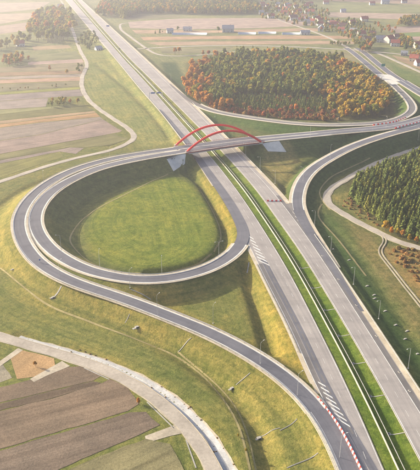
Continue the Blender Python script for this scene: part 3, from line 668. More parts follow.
# painted chevrons in the two noses
def chevrons(a0, a1, b0, b1, n, z):
    for k in range(n):
        t = (k + 0.25) / n; u = t + 0.33 / n; s = 1.2 / n
        q = [P(a0[0] + (a1[0] - a0[0]) * t, a0[1] + (a1[1] - a0[1]) * t, z), P(a0[0] + (a1[0] - a0[0]) * u, a0[1] + (a1[1] - a0[1]) * u, z),
             P(b0[0] + (b1[0] - b0[0]) * (u + s), b0[1] + (b1[1] - b0[1]) * (u + s), z), P(b0[0] + (b1[0] - b0[0]) * (t + s), b0[1] + (b1[1] - b0[1]) * (t + s), z)]
        tag(link('chevron_marking', mesh('chevron_marking', q, [(0, 1, 2, 3)], 'road_paint')), kind='structure')
chevrons((317, 380), (338, 421), (320, 377), (348, 423), 8, 0.05)
chevrons((285, 199), (298.5, 222), (290, 199), (300, 222), 6, 0.06)
chevrons((248.5, 235), (259, 262), (250, 233), (268, 263), 8, 0.05)

# ------------------------------------------------------------------ guardrails and barriers
def beam(c, wdt, z0, z1, name, mat, parent):
    a, b_ = offset(c, -wdt / 2), offset(c, wdt / 2); n = len(c); v = []
    for src, z in ((a, z0), (b_, z0), (b_, z1), (a, z1)): v += [(q[0], q[1], q[2] + z) for q in src]
    f = []
    for k in range(4):
        k2 = (k + 1) % 4
        f += [(k * n + i, k * n + i + 1, k2 * n + i + 1, k2 * n + i) for i in range(n - 1)]
    f += [(0, n, 2 * n, 3 * n), (4 * n - 1, 3 * n - 1, 2 * n - 1, n - 1)]
    return link(name, mesh(name, v, f, mat), parent)
def guardrail(c, label, group='steel guardrails beside the roads', step=4.0):
    t = empty('guardrail', tuple(c[0])); tag(t, label, 'guardrail', group); c = c - c[0]
    beam(c, 0.16, 0.45, 0.80, 'rail', 'galvanised_steel', t)
    L = length(c); mb = MB()
    for s in np.arange(0.5, L[-1], step):
        q = [np.interp(s, L, c[:, k]) for k in range(3)]; mb.box((q[0], q[1], q[2] + 0.12), (0.14, 0.14, 0.9))
    po = mb.build('posts', 'galvanised_steel', t); po['kind'] = 'stuff'
    return t
YG = YS[(YS > 60) & (YS < 2000)]
c = np.c_[LR(YG) * 0.645 + RL(YG) * 0.355, YG, np.zeros(len(YG))]; c[:, 2] = hgt(c[:, 0], c[:, 1])
t = empty('median_barrier', tuple(c[0])); tag(t, 'long cream concrete barrier on the left side of the green motorway median', 'barrier')
beam(c - c[0], 0.36, -0.1, 0.25, 'barrier_base', 'barrier_concrete', t); beam(c - c[0], 0.22, 0.25, 0.85, 'barrier_wall', 'barrier_concrete', t)
c = np.c_[LR(YG) * 0.48 + RL(YG) * 0.52, YG, np.zeros(len(YG))]; c[:, 2] = hgt(c[:, 0], c[:, 1])
guardrail(c, 'thin steel guardrail down the middle of the green motorway median')
c = eline(RR, 2.4, -0.03, YS[(YS > 60) & (YS < 392)]); guardrail(c, 'steel guardrail along the right edge of the right carriageway')
c = eline(RR, 2.4, -0.03, YS[(YS > 505) & (YS < 760)]); guardrail(c, 'steel guardrail on the right of the motorway below the right bridge end')
c = eline(LL, -1.5, -0.03, YS[(YS > 255) & (YS < 352)]); guardrail(c, 'steel guardrail between the left carriageway and the yellow grass triangle')
c = eline(LL, -1.5, -0.03, YS[(YS > 570) & (YS < 1100)]); guardrail(c, 'steel guardrail on the left of the motorway beyond the bridge')
guardrail(offset(O_W, 4.6)[3:], 'outer guardrail round the outer lane of the loop')
guardrail(offset(O_W, -4.5)[3:jo - 6], 'guardrail on the inner side of the outer loop lane')
guardrail(offset(I_W, -4.8)[3:ji - 4], 'guardrail round the loop overlooking the green infield')
guardrail(offset(RAMP, -4.9)[:jr], 'guardrail on the right of the curved ramp above the gravel hairpin')
guardrail(offset(UPPER, -4.4)[ju:], 'guardrail along the slip road below the autumn wood')
guardrail(offset(CROSS, 7.7)[2:30], 'guardrail on the right hand approach road east of the bridge')

def row_pts(px, z, n):
    c = catmull(np.array([P(x, y, z) for x, y in px]), 1.0, 1); L = length(c); s = np.linspace(0, L[-1], n)
    q = np.array([[np.interp(t, L, c[:, k]) for k in range(3)] for t in s]); tt = np.gradient(q, axis=0)
    return q, np.arctan2(tt[:, 1], tt[:, 0]), L[-1] / max(1, n - 1)
bar_mesh = {}
def barrier_mesh(L, mat):
    k = (round(L, 1), mat)
    if k not in bar_mesh:
        v = []; pr = [(-0.36, 0), (0.36, 0), (0.36, 0.2), (0.16, 0.45), (0.13, 1.0), (-0.13, 1.0), (-0.16, 0.45), (-0.36, 0.2)]
        for x in (-L / 2, L / 2): v += [(x, a, b_) for a, b_ in pr]
        n = len(pr); f = [(i, (i + 1) % n, (i + 1) % n + n, i + n) for i in range(n)] + [tuple(range(n))[::-1], tuple(range(n, 2 * n))]
        bar_mesh[k] = mesh('road_barrier', v, f, mat)
    return bar_mesh[k]
def barrier_row(px, z, n, where, group, wide=1.0):
    q, a, L = row_pts(px, z, n)
    for i in range(n):
        red = i % 2 == 0
        o = link('road_barrier', barrier_mesh(L * 0.94, 'plastic_red' if red else 'plastic_white'))
        o.location = q[i]; o.rotation_euler = (0, 0, a[i]); o.scale = (1, wide, wide)
        tag(o, '%s plastic road barrier block %s' % ('red' if red else 'white', where), 'road barrier', group)
barrier_row([(318, 399), (329, 413), (340, 428.5), (350, 447), (360, 468), (370, 490)], 0.05, 46, 'in the row dividing the ramp from the left carriageway', 'barriers at the ramp nose', 1.0)
barrier_row([(268, 201.2), (280.5, 201.2)], 0.04, 7, 'in the short row across the right carriageway', 'barriers across the right carriageway', 0.9)
barrier_row([(374, 125.4), (393, 122.6), (406, 117.6)], 7.7, 22, 'along the slip road edge by the gold trees', 'barriers by the gold trees', 1.2)
barrier_row([(396, 128.4), (420, 122.4)], 8.05, 15, 'between the approach road and the curved ramp', 'barriers between approach road and ramp', 1.2)

# ------------------------------------------------------------------ the arch bridge
nb = 40
def resamp(c, n):
    L = length(c); s = np.linspace(0, L[-1], n); return np.array([[np.interp(t, L, c[:, k]) for k in range(3)] for t in s])
ob, ib = resamp(O_B, nb), resamp(I_B, nb)           # run from the right bank to the left bank
br_o = 0.5 * (ob[nb // 2] + ib[nb // 2]); br_o[2] = 0
BR = empty('arch_bridge', tuple(br_o)); tag(BR, 'road bridge with two red steel arches crossing the motorway', 'bridge')
far = offset(ob, 5.0); near = offset(ib, -5.0)
if far[nb // 2, 1] < near[nb // 2, 1]: far, near = offset(ob, -5.0), offset(ib, 5.0)
def rel(q): return np.asarray(q) - br_o
v = []; n = nb
for src, z in ((far, -0.06), (near, -0.06), (near, -1.7), (far, -1.7)): v += [rel((q[0], q[1], q[2] + z)) for q in src]
f = []
for k in range(4):
    k2 = (k + 1) % 4; f += [(k * n + i, k * n + i + 1, k2 * n + i + 1, k2 * n + i) for i in range(n - 1)]
f += [(0, n, 2 * n, 3 * n), (4 * n - 1, 3 * n - 1, 2 * n - 1, n - 1)]
deck = link('deck', mesh('deck', v, f, 'concrete'), BR)
def toward(c, other, d):                               # shift a line d metres towards another
    e = other - c; e[:, 2] = 0; e /= np.linalg.norm(e, axis=1)[:, None]; return c + e * d
for a_, wd in ((ob, 3.5), (ib, 3.5)):
    strip('carriageway', np.array([rel(q) for q in offset(a_, -wd, 0.0)]), np.array([rel(q) for q in offset(a_, wd, 0.0)]), 'dark_asphalt', parent=deck)
    for o in (-3.2, 3.2): strip('edge_line', np.array([rel(q) for q in offset(a_, o - .12, 0.02)]), np.array([rel(q) for q in offset(a_, o + .12, 0.02)]), 'road_paint', parent=deck)
mid_ = 0.5 * (ob + ib); beam(np.array([rel(q) for q in mid_]), 0.9, -0.05, 0.35, 'median_kerb', 'pale_concrete', BR)
for e, oth in ((far, near), (near, far)):
    q = toward(e, oth, 0.35); beam(np.array([rel(p_) for p_ in q]), 0.7, -0.05, 0.22, 'parapet_kerb', 'pale_concrete', BR)
    rl = toward(e, oth, 0.15); mb = MB(); qq = np.array([rel(p_) for p_ in resamp(rl, 44)])
    for z in (0.55, 0.85, 1.15): mb.tube([(p_[0], p_[1], p_[2] + z) for p_ in qq], 0.05, 5)
    for p_ in qq: mb.box((p_[0], p_[1], p_[2] + 0.65), (0.09, 0.09, 1.0))
    mb.build('railing', 'railing_red', BR)
    fe = e.copy(); beam(np.array([rel(p_) for p_ in toward(fe, oth, -0.06)]), 0.2, -0.75, 0.0, 'fascia', 'railing_red', BR)
def arch(a, b_, rise):
    pts = []
    for i in range(41):
        t = i / 40; q = a + (b_ - a) * t; pts.append((q[0], q[1], q[2] + rise * 4 * t * (1 - t)))
    mb = MB(); mb.tube([rel(q) for q in pts], 0.92, 12); ar = mb.build('arch', 'arch_red', BR, True)
    for i in range(6, 36, 4):
        q = pts[i]; t = i / 40; d = a + (b_ - a) * t; mb = MB(); mb.tube([rel((q[0], q[1], q[2])), rel((d[0], d[1], d[2]))], 0.03, 6); mb.build('hanger', 'lamp_grey', ar)
    for q in (a, b_): MB().box(rel((q[0], q[1], q[2] - 0.4)), (3.0, 1.7, 2.2), 0.1, 0.8).build('arch_foot', 'pale_concrete', BR)
arch(P(187, 151.6, Z + 0.3), P(261, 142.0, Z + 0.3), 13.5)
arch(P(176, 145.2, Z + 0.3), P(250, 136.0, Z + 0.3), 13.5)
# abutment walls under both deck ends
for i, sg in ((0, 1), (nb - 1, -1)):
    a, b_ = toward(far, near, 0.5)[i], toward(near, far, 0.5)[i]; d = np.array([sg * 2.2, 0, 0]); v = []
    for z in (-3.5, 6.25): v += [rel((q[0], q[1], z)) for q in (a, b_, b_ + d, a + d)]
    link('abutment', mesh('abutment', v, [(0, 1, 2, 3), (7, 6, 5, 4)] + [(k, 4 + k, 4 + (k + 1) % 4, (k + 1) % 4) for k in range(4)], 'concrete'), BR)
def revetment(c4, n=10):
    v = []; A_, B_, C_, D_ = [np.array(q, float) for q in c4]
    for j in range(n + 1):
        for i in range(n + 1):
            s, t = i / n, j / n; q = (A_ * (1 - s) + B_ * s) * (1 - t) + (D_ * (1 - s) + C_ * s) * t
            g = on_ground(q[0], q[1], 0.16); v.append(rel(g))
    k = n + 1; f = [(j * k + i, j * k + i + 1, (j + 1) * k + i + 1, (j + 1) * k + i) for j in range(n) for i in range(n)]
    link('slope_paving', mesh('slope_paving', v, f, 'pale_concrete'), BR)
revetment([(165, 156.2), (186, 153.8), (184.5, 164), (173.5, 171.5)])
revetment([(262, 143.6), (279, 140.8), (286.5, 152.2), (268, 151.5)])

# ------------------------------------------------------------------ lamp posts
def lamp_meshes(double):
    H = 10.5; mb = MB(); mb.tube([(0, 0, 0), (0, 0, 0.4), (0, 0, H)], [0.12, 0.085, 0.05], 6); pole = mb.mesh('pole', 'lamp_grey')
    arms = []
    for sg in ((1, -1) if double else (1,)):
        a = MB(); a.tube([(0, 0, H - 0.1), (sg * 0.5, 0, H + 0.25), (sg * 1.9, 0, H + 0.45)], 0.04, 5)
        h = MB(); h.box((sg * 2.3, 0, H + 0.43), (0.8, 0.3, 0.14), 0, 0.8); arms.append((a.mesh('arm', 'lamp_grey'), h.mesh('lamp_head', 'lamp_grey')))
    b_ = MB(); b_.box((0, 0, 0.1), (0.6, 0.6, 0.3)); return pole, arms, b_.mesh('footing', 'pale_concrete')
LAMP = {d: lamp_meshes(d) for d in (False, True)}
def lamp(px, py, ang, where, double=False, z=None):
    q = on_ground(px, py) if z is None else P(px, py, z)
    t = empty('street_lamp', tuple(q), R(ang)); tag(t, 'grey street lamp ' + where, 'street lamp', 'street lamps of the interchange')
    pole, arms, ft = LAMP[double]; link('pole', pole, t); link('footing', ft, t)
    for a, h in arms: ar = link('arm', a, t); link('lamp_head', h, ar)
for a in [(330.6, 252.5, 215, 'on the dark verge, farthest of four beside the right carriageway'), (353.4, 284.5, 215, 'second of four up the dark verge of the right carriageway'),
          (378.5, 319, 215, 'third of four on the dark verge, among the drain outlets'), (408, 368.5, 215, 'nearest the camera on the dark right verge'),
          (314.5, 226, 200, 'between the curved ramp and the gravel hairpin, near the merge'), (275, 183.5, 215, 'on the grass between the right carriageway and the ditch below the bridge'),
          (260, 169.5, 215, 'beside the right carriageway just past the bridge shadow'), (245.6, 155, 215, 'beside the right carriageway under the right bridge end'),
          (310, 138, 90, 'on the approach road right of the bridge'), (337.5, 128, 270, 'on the slip road below the russet shrubs'), (330, 158, 60, 'at the outside of the curved ramp near its top'),
          (303, 181, 150, 'on the left edge of the curved ramp bend'), (386, 128.5, 90, 'on the approach road by the barrier rows'), (418, 140, 100, 'at the right picture edge below the curved ramp'),
          (30.5, 220.5, 20, 'on the grass strip between the two loop lanes at the far left'), (61.5, 252.5, 180, 'inside the loop at its lower left bend'),
          (44, 185, 300, 'at the outer edge of the loop near the left ditch'), (110, 160, 80, 'between the loop lanes on the approach to the bridge'), (100, 270, 90, 'inside the loop on its lower left embankment'),
          (60, 279, 60, 'between the loop lanes above the concrete drain chute'), (162, 277, 90, 'on the inner edge of the loop bottom'), (157.4, 314.5, 60, 'beside the outer lane left of the dark slope'),
          (213, 323.5, 60, 'at the lower edge of the grass triangle'), (260, 363.5, 50, 'on the outer lane below the grass triangle'), (297.3, 395, 40, 'on the outer lane near the chevron nose'),
          (339.5, 458, 20, 'beside the outer lane next to the red and white barrier row'), (171, 82.5, 215, 'beside the motorway left of the orange trees'),
          (186, 98, 215, 'where the slip road leaves the motorway'), (215, 117, 250, 'on the slip road below the orange trees'), (130, 288, 60, 'between the loop and the outer lane near the pale channel')]:
    lamp(*a)
lamp(218.8, 259, 20, 'with two arms inside the loop at its right bend', True)

# ------------------------------------------------------------------ drains
def slab_line(px0, px1, wd, name, label, cat, group, z=None, th=0.12):
    a, b_ = (on_ground(*px0), on_ground(*px1)) if z is None else (P(*px0, z), P(*px1, z))
    n = 8; c = np.array([a + (b_ - a) * i / n for i in range(n + 1)]); c[:, 2] = hgt(c[:, 0], c[:, 1]) + 0.02
    o0 = c[0].copy(); t = empty(name, tuple(o0)); tag(t, label, cat, group); c = c - o0
    wd *= 0.55; beam(c, wd * 0.5, 0.0, 0.08, 'channel_floor', 'concrete', t)
    for s in (-1, 1): beam(offset(c, s * wd * 0.36), wd * 0.22, 0.0, th, 'channel_wall', 'concrete', t)
    return t
for k, (a, b_, w_) in enumerate([((61.5, 286), (55, 296), 1.7), ((191, 338), (178, 352), 0.7), ((250, 373), (236, 385), 0.6), ((280, 428), (260, 437), 0.6), ((297, 419), (280, 430.5), 0.6), ((318, 453), (287, 468), 0.7), ((129.5, 314), (125, 323), 0.7)]):
    wh = ['wide, left of the loop lamp', 'thin, upper left of the yellow slope', 'thin, leading to the middle outlet', 'thin, leading to the lower outlet', 'thin, high beside the outer lane', 'longest and nearest the camera', 'short, beside the box with a dark hole'][k]
    slab_line(a, b_, w_, 'drain_chute', 'concrete drain chute down the outer ramp slope, ' + wh, 'drain', 'drain chutes on the outer slope')
slab_line((131, 289.5), (151, 299.5), 1.1, 'drain_channel', 'pale concrete channel down the slope between loop and outer lane', 'drain', None)
slab_line((249, 262.5), (247, 273), 1.2, 'drain_channel', 'short concrete channel below the loop nose at the grass triangle', 'drain', None)
MEDP = [(310, 266.5), (322, 286.3), (336, 308.3), (348, 334), (361.5, 361.5), (380, 394.3), (400, 432)]
ordn = ['farthest', 'second', 'third', 'fourth', 'fifth', 'sixth', 'nearest']
for k, (x, y) in enumerate(MEDP):
    q = P(x, y, 0); Yv = q[1]; a = np.array((RL(Yv) - 0.2, Yv, 0.0)); b_ = np.array((LR(Yv) * 0.42 + RL(Yv) * 0.58, Yv, 0.0)); n = 8
    c = np.array([a + (b_ - a) * i / n for i in range(n + 1)]); c[:, 2] = hgt(c[:, 0], c[:, 1]) + 0.03
    t = empty('median_drain', tuple(c[0])); tag(t, 'pale concrete drain across the median grass, %s from the bridge' % ordn[k], 'drain', 'median drains'); c = c - c[0]
    beam(c, 0.36, -0.1, 0.1, 'channel', 'concrete', t); e = c[-1]
    MB().box((e[0], e[1], e[2] + 0.05), (1.2, 1.3, 0.35)).build('outlet_slab', 'concrete', t); MB().box((e[0] - 0.1, e[1], e[2] + 0.245), (0.7, 0.8, 0.06)).build('grate', 'dark_hole', t)
def outlet(px, py, rz, label, s=1.0, group=None):
    q = on_ground(px, py); t = empty('drain_outlet', tuple(q), rz); tag(t, label, 'drain', group)
    MB().box((0, 0, 0.25 * s), (2.2 * s, 1.6 * s, 0.9 * s), 0, 0.85).build('headwall', 'concrete', t)
    MB().box((0, -0.75 * s, 0.3 * s), (0.9 * s, 0.35 * s, 0.55 * s)).build('pipe_mouth', 'dark_hole', t)
    MB().box((-1.7 * s, -0.2, 0.1), (1.6 * s, 1.2 * s, 0.3)).build('apron', 'concrete', t)
for k, (x, y) in enumerate([(333, 249.5), (367.5, 286), (374.5, 295), (375, 298.5), (385.5, 311), (396, 325), (405.5, 339), (407.5, 331), (417.5, 354), (349.5, 260)]):
    outlet(x, y, 0.3, 'small concrete drain outlet on the dark right verge, ' + ['highest in the picture', 'left of the third lamp', 'upper of the close pair', 'lower of the close pair', 'below the close pair', 'middle of the lower group', 'large, beside the nearest lamp top', 'on the ditch edge', 'at the right picture edge', 'below the verge ditch bend'][k], 0.55, 'outlets on the right verge')
outlet(137, 327.5, 0.6, 'white concrete box with a dark hole at the foot of the outer ramp slope', 0.95)
outlet(232, 388.5, 0.6, 'white concrete outlet at the end of the middle drain chute', 0.75)
outlet(259, 438.5, 0.4, 'white concrete outlet at the end of the lower drain chute', 0.85)
outlet(53.5, 297.5, 0.5, 'concrete outlet at the foot of the wide left drain chute', 0.8)
outlet(13, 269.5, 0.5, 'small white outlet on the far left foot of the loop slope', 0.6)
for k, (x, y) in enumerate([(322.3, 255.8), (338.5, 279.3), (356.3, 305.2), (376.3, 336), (399.2, 372.3), (409.5, 391)]):
    q = P(x, y, 0.03); t = empty('gully_cover', tuple(q), -1.0); tag(t, 'white gully slab on the hard shoulder, %s of six from the merge' % ['first', 'second', 'third', 'fourth', 'fifth', 'last'][k], 'gully', 'gully slabs on the shoulder')
    MB().box((0, 0, 0.06), (1.3, 0.6, 0.1)).build('slab', 'pale_concrete', t); MB().box((0, 0, 0.13), (0.8, 0.4, 0.03)).build('grate', 'dark_hole', t)
# culvert headwalls of the southern road and field ditches
for k, (a, b_, lb) in enumerate([((84, 368), (109, 379.5), 'pale concrete ditch edge beside the upper ploughed field'), ((147, 402), (174, 428.5), 'pale concrete ditch lining between the road and the lower fields'), ((186, 440), (196, 468), 'pale concrete ditch edge at the bottom of the southern road')]):
    slab_line(a, b_, 0.9, 'ditch_lining', lb, 'ditch lining', None)

# ------------------------------------------------------------------ signs
Yg = P(157, 99.5, 0)[1]
a = np.array((LL(Yg) - 1.2, Yg)); b_ = np.array((LR(Yg) + 1.5, Yg + 3))
def gantry_at(a, b_, label):
    m_ = 0.5 * (a + b_); t = empty('sign_gantry', (m_[0], m_[1], 0)); tag(t, label, 'sign gantry'); d = (b_ - a); L = np.linalg.norm(d); an = math.atan2(d[1], d[0])
    for s in (-0.5, 0.5): MB().tube([(d[0] * s, d[1] * s, -0.6), (d[0] * s, d[1] * s, 7.8)], 0.28, 8).build('post', 'lamp_grey', t)
    MB().box((0, 0, 7.4), (L, 0.5, 0.6), an).build('beam', 'lamp_grey', t)
    for s in (-0.22, 0.24): MB().box((d[0] * s, d[1] * s - 0.45, 7.3), (L * 0.3, 0.15, 1.7), an).build('sign_panel', 'sign_blue', t)
gantry_at(a, b_, 'blue sign gantry over the left carriageway beyond the bridge')
def sign(px, py, mat, wd, ht, label, rz=0.0, z=None):
    q = on_ground(px, py); t = empty('road_sign', tuple(q), rz); tag(t, label, 'road sign')
    for s in (-0.35, 0.35): MB().tube([(wd * s, 0, -0.2), (wd * s, 0, 1.6 + ht)], 0.08, 6).build('post', 'lamp_grey', t)
    MB().box((0, -0.12, 1.6 + ht / 2), (wd, 0.08, ht)).build('sign_panel', mat, t)
sign(383, 67.5, 'sign_green', 6, 3.6, 'green direction sign beside the toll road', 0.3)
sign(108, 27.5, 'sign_blue', 6, 3, 'blue motorway sign at the far right edge of the motorway')
sign(40, 263, 'sign_blue', 0.9, 0.9, 'small blue sign on the strip between the loop lanes', 0.4)

# ------------------------------------------------------------------ buildings
def house_meshes(w_, d, h, wall, roof):
    rh = min(w_, d) * 0.42; o = 0.5
    v = [(-w_ / 2, -d / 2, -0.5), (w_ / 2, -d / 2, -0.5), (w_ / 2, d / 2, -0.5), (-w_ / 2, d / 2, -0.5), (-w_ / 2, -d / 2, h), (w_ / 2, -d / 2, h), (w_ / 2, d / 2, h), (-w_ / 2, d / 2, h), (-w_ / 2, 0, h + rh), (w_ / 2, 0, h + rh)]
    wm = mesh('wall', v, [(0, 1, 5, 4), (2, 3, 7, 6), (1, 2, 6, 9, 5), (3, 0, 4, 8, 7)], wall)
    k = rh / (d / 2); X = w_ / 2 + o; v = []
    for z in (0.05, 0.3): v += [(-X, -d / 2 - o, h - o * k + z), (X, -d / 2 - o, h - o * k + z), (X, 0, h + rh + z), (-X, 0, h + rh + z), (X, d / 2 + o, h - o * k + z), (-X, d / 2 + o, h - o * k + z)]
    rm = mesh('roof', v, [(6, 7, 8, 9), (9, 8, 10, 11), (1, 0, 3, 2), (2, 3, 5, 4), (0, 1, 7, 6), (4, 5, 11, 10), (1, 2, 8, 7), (2, 4, 10, 8), (3, 0, 6, 9), (5, 3, 9, 11)], roof)
    ch = MB().box((w_ * 0.2, d * 0.1, h + rh + 0.3), (0.7, 0.7, 1.8)).mesh('chimney', 'roof_brown')
    wins = []
    for lv in range(1 if h < 4 else 2):
        for s in (-0.32, 0.32): wins.append(MB().box((w_ * s, -d / 2 - 0.03, 1.6 + lv * 2.8), (1.3, 0.1, 1.3)).mesh('window', 'window_glass'))
    wins.append(MB().box((w_ / 2 + 0.03, 0, h * 0.7), (0.1, 1.2, 1.3)).mesh('window', 'window_glass'))
    dr = MB().box((0, -d / 2 - 0.03, 1.0), (1.1, 0.12, 2.1)).mesh('door', 'roof_brown')
    return wm, rm, ch, wins, dr
HM = {}
def house(px, py, w_, d, h, wall, roof, rz, label, cat='house', chim=True):
    k = (w_, d, h, wall, roof)
    if k not in HM: HM[k] = house_meshes(*k)
    q = on_ground(px, py); t = empty('house' if cat == 'house' else cat.replace(' ', '_'), tuple(q), R(rz)); tag(t, label, cat, 'village and farm buildings')
    wm, rm, ch, wins, dr = HM[k]; link('wall', wm, t); ro = link('roof', rm, t)
    if chim: link('chimney', ch, ro)
    for q in wins: link('window', q, t)
    link('door', dr, t)
Wh, Cr, Gr, Rr, Rb, Rg = 'wall_white', 'wall_cream', 'wall_grey', 'roof_red', 'roof_brown', 'roof_grey'
for a in [(293, 20, 18, 12, 6, Wh, Rb, 20, 'large white house with brown roof at the left end of the village'), (284, 15, 14, 11, 6, Cr, Rr, -10, 'cream house with red roof behind the large white house'),
          (277, 11, 12, 10, 5, Wh, Rr, 15, 'white house with red roof at the far left of the village'), (298, 12.5, 14, 10, 5, Cr, Rb, 5, 'cream house with brown roof in the middle of the far row'),
          (311, 14, 15, 11, 6, Wh, Rr, -15, 'white house with red roof right of the far row'), (287, 6.5, 12, 10, 5, Wh, Rg, 10, 'white house with grey roof at the back of the far row'),
          (306, 8, 13, 10, 5, Gr, Rr, 0, 'grey house with red roof at the back of the far row'), (268, 8, 13, 10, 5, Cr, Rr, 20, 'cream house with red roof near the end of the far wood'),
          (262, 14.5, 14, 10, 5, Wh, Rg, 0, 'white house with grey roof at the right corner of the far wood'), (271, 18, 15, 11, 5, Wh, Rr, 8, 'white house with red roof beside the village lane'),
          (256, 8.5, 12, 10, 5, Wh, Rr, -12, 'white house with red roof hard against the far wood'), (319, 23.5, 11, 10, 7, Cr, Rr, 30, 'tall cream house with red roof in the village centre'),
          (321, 31, 15, 12, 6, Wh, Rg, 80, 'white gabled house with grey roof in front of the village'), (334, 26.5, 17, 11, 5, Wh, Rr, 5, 'long white house with red roof above the fields'),
          (343, 28, 16, 11, 5, Wh, Rb, -8, 'white house with brown roof beside the long white house'), (352, 24.5, 13, 10, 5, Cr, Rr, 25, 'cream house with red roof behind the dark village trees'),
          (364, 21.5, 15, 12, 6, Cr, Rr, 10, 'lone cream house with red roof near the far hedge'), (353, 33, 13, 10, 5, Wh, Rg, -20, 'white house with grey roof beside the toll road trees'),
          (361, 36, 14, 11, 5, Cr, Rr, 12, 'cream house with red roof left of the large villa'), (372, 36, 12, 10, 5, Wh, Rb, -5, 'white house with brown roof behind the large villa'),
          (367, 41.5, 12, 9, 5, Gr, Rb, 18, 'grey house with brown roof below the large villa'), (380, 42, 16, 12, 6, Wh, Rg, 0, 'white building with grey roof left of the red roofed villa'),
          (389, 42.5, 17, 13, 7, Wh, Rr, 40, 'large white villa with red roof beside the yellow trees'), (395, 46, 14, 11, 6, Wh, Rr, -12, 'white house with red roof just below the large villa'),
          (397, 39, 12, 10, 5, Cr, Rb, 5, 'cream house with brown roof behind the yellow trees'), (305, 34.5, 17, 9, 4, Wh, Rg, 4, 'low white barn with grey roof between orange fields and village'),
          (417.5, 48, 13, 11, 6, Cr, Rr, 15, 'cream house with red roof at the right picture edge'), (414, 61, 13, 11, 5, Cr, Rr, -25, 'cream house with red roof beside the eastern local road'),
          (419, 65.5, 12, 10, 5, Wh, Rr, 10, 'white house with red roof below the eastern local road'), (404, 55.5, 10, 8, 4, Gr, Rg, -15, 'small grey shed at the village road'),
          (385, 4, 20, 12, 7, Wh, Rg, 0, 'far white building with grey roof at the top right'), (372, 5, 14, 10, 5, Wh, Rr, 0, 'far white house with red roof at the top right'),
          (404, 3, 14, 10, 5, Wh, Rb, 0, 'far white house with brown roof at the top right'), (326, 4, 14, 10, 5, Wh, Rr, 0, 'far white house with red roof at the top of the village'),
          (170, 33, 12, 9, 5, Wh, Rg, 10, 'white farmhouse left of the long greenhouse'), (187.5, 31, 16, 10, 4, Wh, Rg, -5, 'white farm building beside the dark farm trees'),
          (228, 32, 22, 14, 7, Gr, Rg, 0, 'large grey barn in the pale field behind the wood'), (20.5, 46, 13, 10, 5, Wh, Rr, 25, 'white house among the hazy trees at the upper left'),
          (61, 8.5, 14, 11, 6, Wh, Rg, 0, 'white house behind the hazy wood at the upper left'), (98.5, 50, 11, 8, 3, Wh, Rg, 35, 'small white hut left of the motorway near the far culvert')]:
    house(*a, cat='barn' if 'barn' in a[-1] else 'house')
rv = random.Random(9); cnt = 0
while cnt < 30:
    x, y = rv.uniform(258, 346), rv.uniform(1, 33)
    if y < 4 or y > 8 + (x - 250) * 0.32 or (y < 12 and x > 318) or abs(y - (10 + (x - 262) * 0.42)) < 1.5: continue
    wl, rf = rv.choice((Wh, Wh, Cr)), rv.choice((Rr, Rr, Rb, Rg)); cnt += 1
    house(x, y, 12, 9, 4.5, wl, rf, rv.uniform(-30, 30), 'small %s house with %s roof among the far village trees' % ({Wh: 'white', Cr: 'cream'}[wl], {Rr: 'red', Rb: 'brown', Rg: 'grey'}[rf]))
def greenhouse(px0, px1, py, label, dpt=9.0):
    a, b_ = on_ground(px0, py), on_ground(px1, py); L = b_[0] - a[0]; t = empty('greenhouse', tuple(0.5 * (a + b_))); tag(t, label, 'greenhouse', 'long pale greenhouses')
    pr = [(-dpt / 2 + dpt * i / 10, 3.6 * math.sin(math.pi * i / 10) ** 0.7) for i in range(11)]; v = []
    for x in (-L / 2, L / 2): v += [(x, y, z - 0.05) for y, z in pr]
    n = len(pr); f = [(i, i + 1, i + 1 + n, i + n) for i in range(n - 1)] + [tuple(range(n)), tuple(range(n, 2 * n))[::-1]]
    link('film_cover', mesh('film_cover', v, f, 'greenhouse_film', True), t)
    mb = MB()
    for x in np.linspace(-L / 2, L / 2, max(3, int(L / 10))): mb.box((x, 0, 3.55), (0.25, dpt * 0.3, 0.15))
    mb.build('ridge_vents', 'galvanised_steel', t)
greenhouse(172, 207, 34.6, 'long pale greenhouse left of the grey barn'); greenhouse(238, 256, 34.2, 'pale greenhouse right of the grey barn'); greenhouse(258, 276, 33.6, 'pale greenhouse nearer the village barn'); greenhouse(282, 300, 34.4, 'pale greenhouse beside the low white barn')

# ------------------------------------------------------------------ trees
def quads_at(cen, nrm, size, rg):
    n = len(cen); a = rg.normal(size=(n, 3)); u = np.cross(nrm, a); u /= np.linalg.norm(u, axis=1)[:, None] + 1e-9; w_ = np.cross(nrm, u)
    s = size[:, None] * 0.5; k = rg.uniform(0.7, 1.3, (n, 1))
    v = np.stack([cen - u * s - w_ * s * k, cen + u * s * k - w_ * s, cen + u * s + w_ * s * k, cen - u * s * k + w_ * s], 1).reshape(-1, 3)
    return v, np.arange(4 * n).reshape(n, 4)
def crown_round(n, seed, rad=3.0, h0=2.2, h1=10.0, leaf=1.05, blobs=9):
    rg = np.random.default_rng(seed); mid = (h0 + h1) / 2; hz = (h1 - h0) / 2
    d = rg.normal(size=(blobs, 3)); d /= np.linalg.norm(d, axis=1)[:, None]; d *= rg.uniform(0.35, 0.72, (blobs, 1)); d[0] = (0, 0, 0.45)
    bc = d * np.array((rad, rad, hz)) + np.array((0, 0, mid)); br = rg.uniform(0.38, 0.58, blobs) * rad
    i = rg.integers(0, blobs, n); q = rg.normal(size=(n, 3)); q /= np.linalg.norm(q, axis=1)[:, None]; q[:, 2] = np.where(q[:, 2] < -0.5, -q[:, 2], q[:, 2])
    cen = bc[i] + q * br[i][:, None] * rg.uniform(0.75, 1.08, (n, 1)) * np.array((1, 1, 0.95))
    nr_ = q + rg.normal(scale=0.45, size=(n, 3)); nr_ /= np.linalg.norm(nr_, axis=1)[:, None]
    return quads_at(cen, nr_, rg.uniform(0.6, 1.25, n) * leaf, rg)
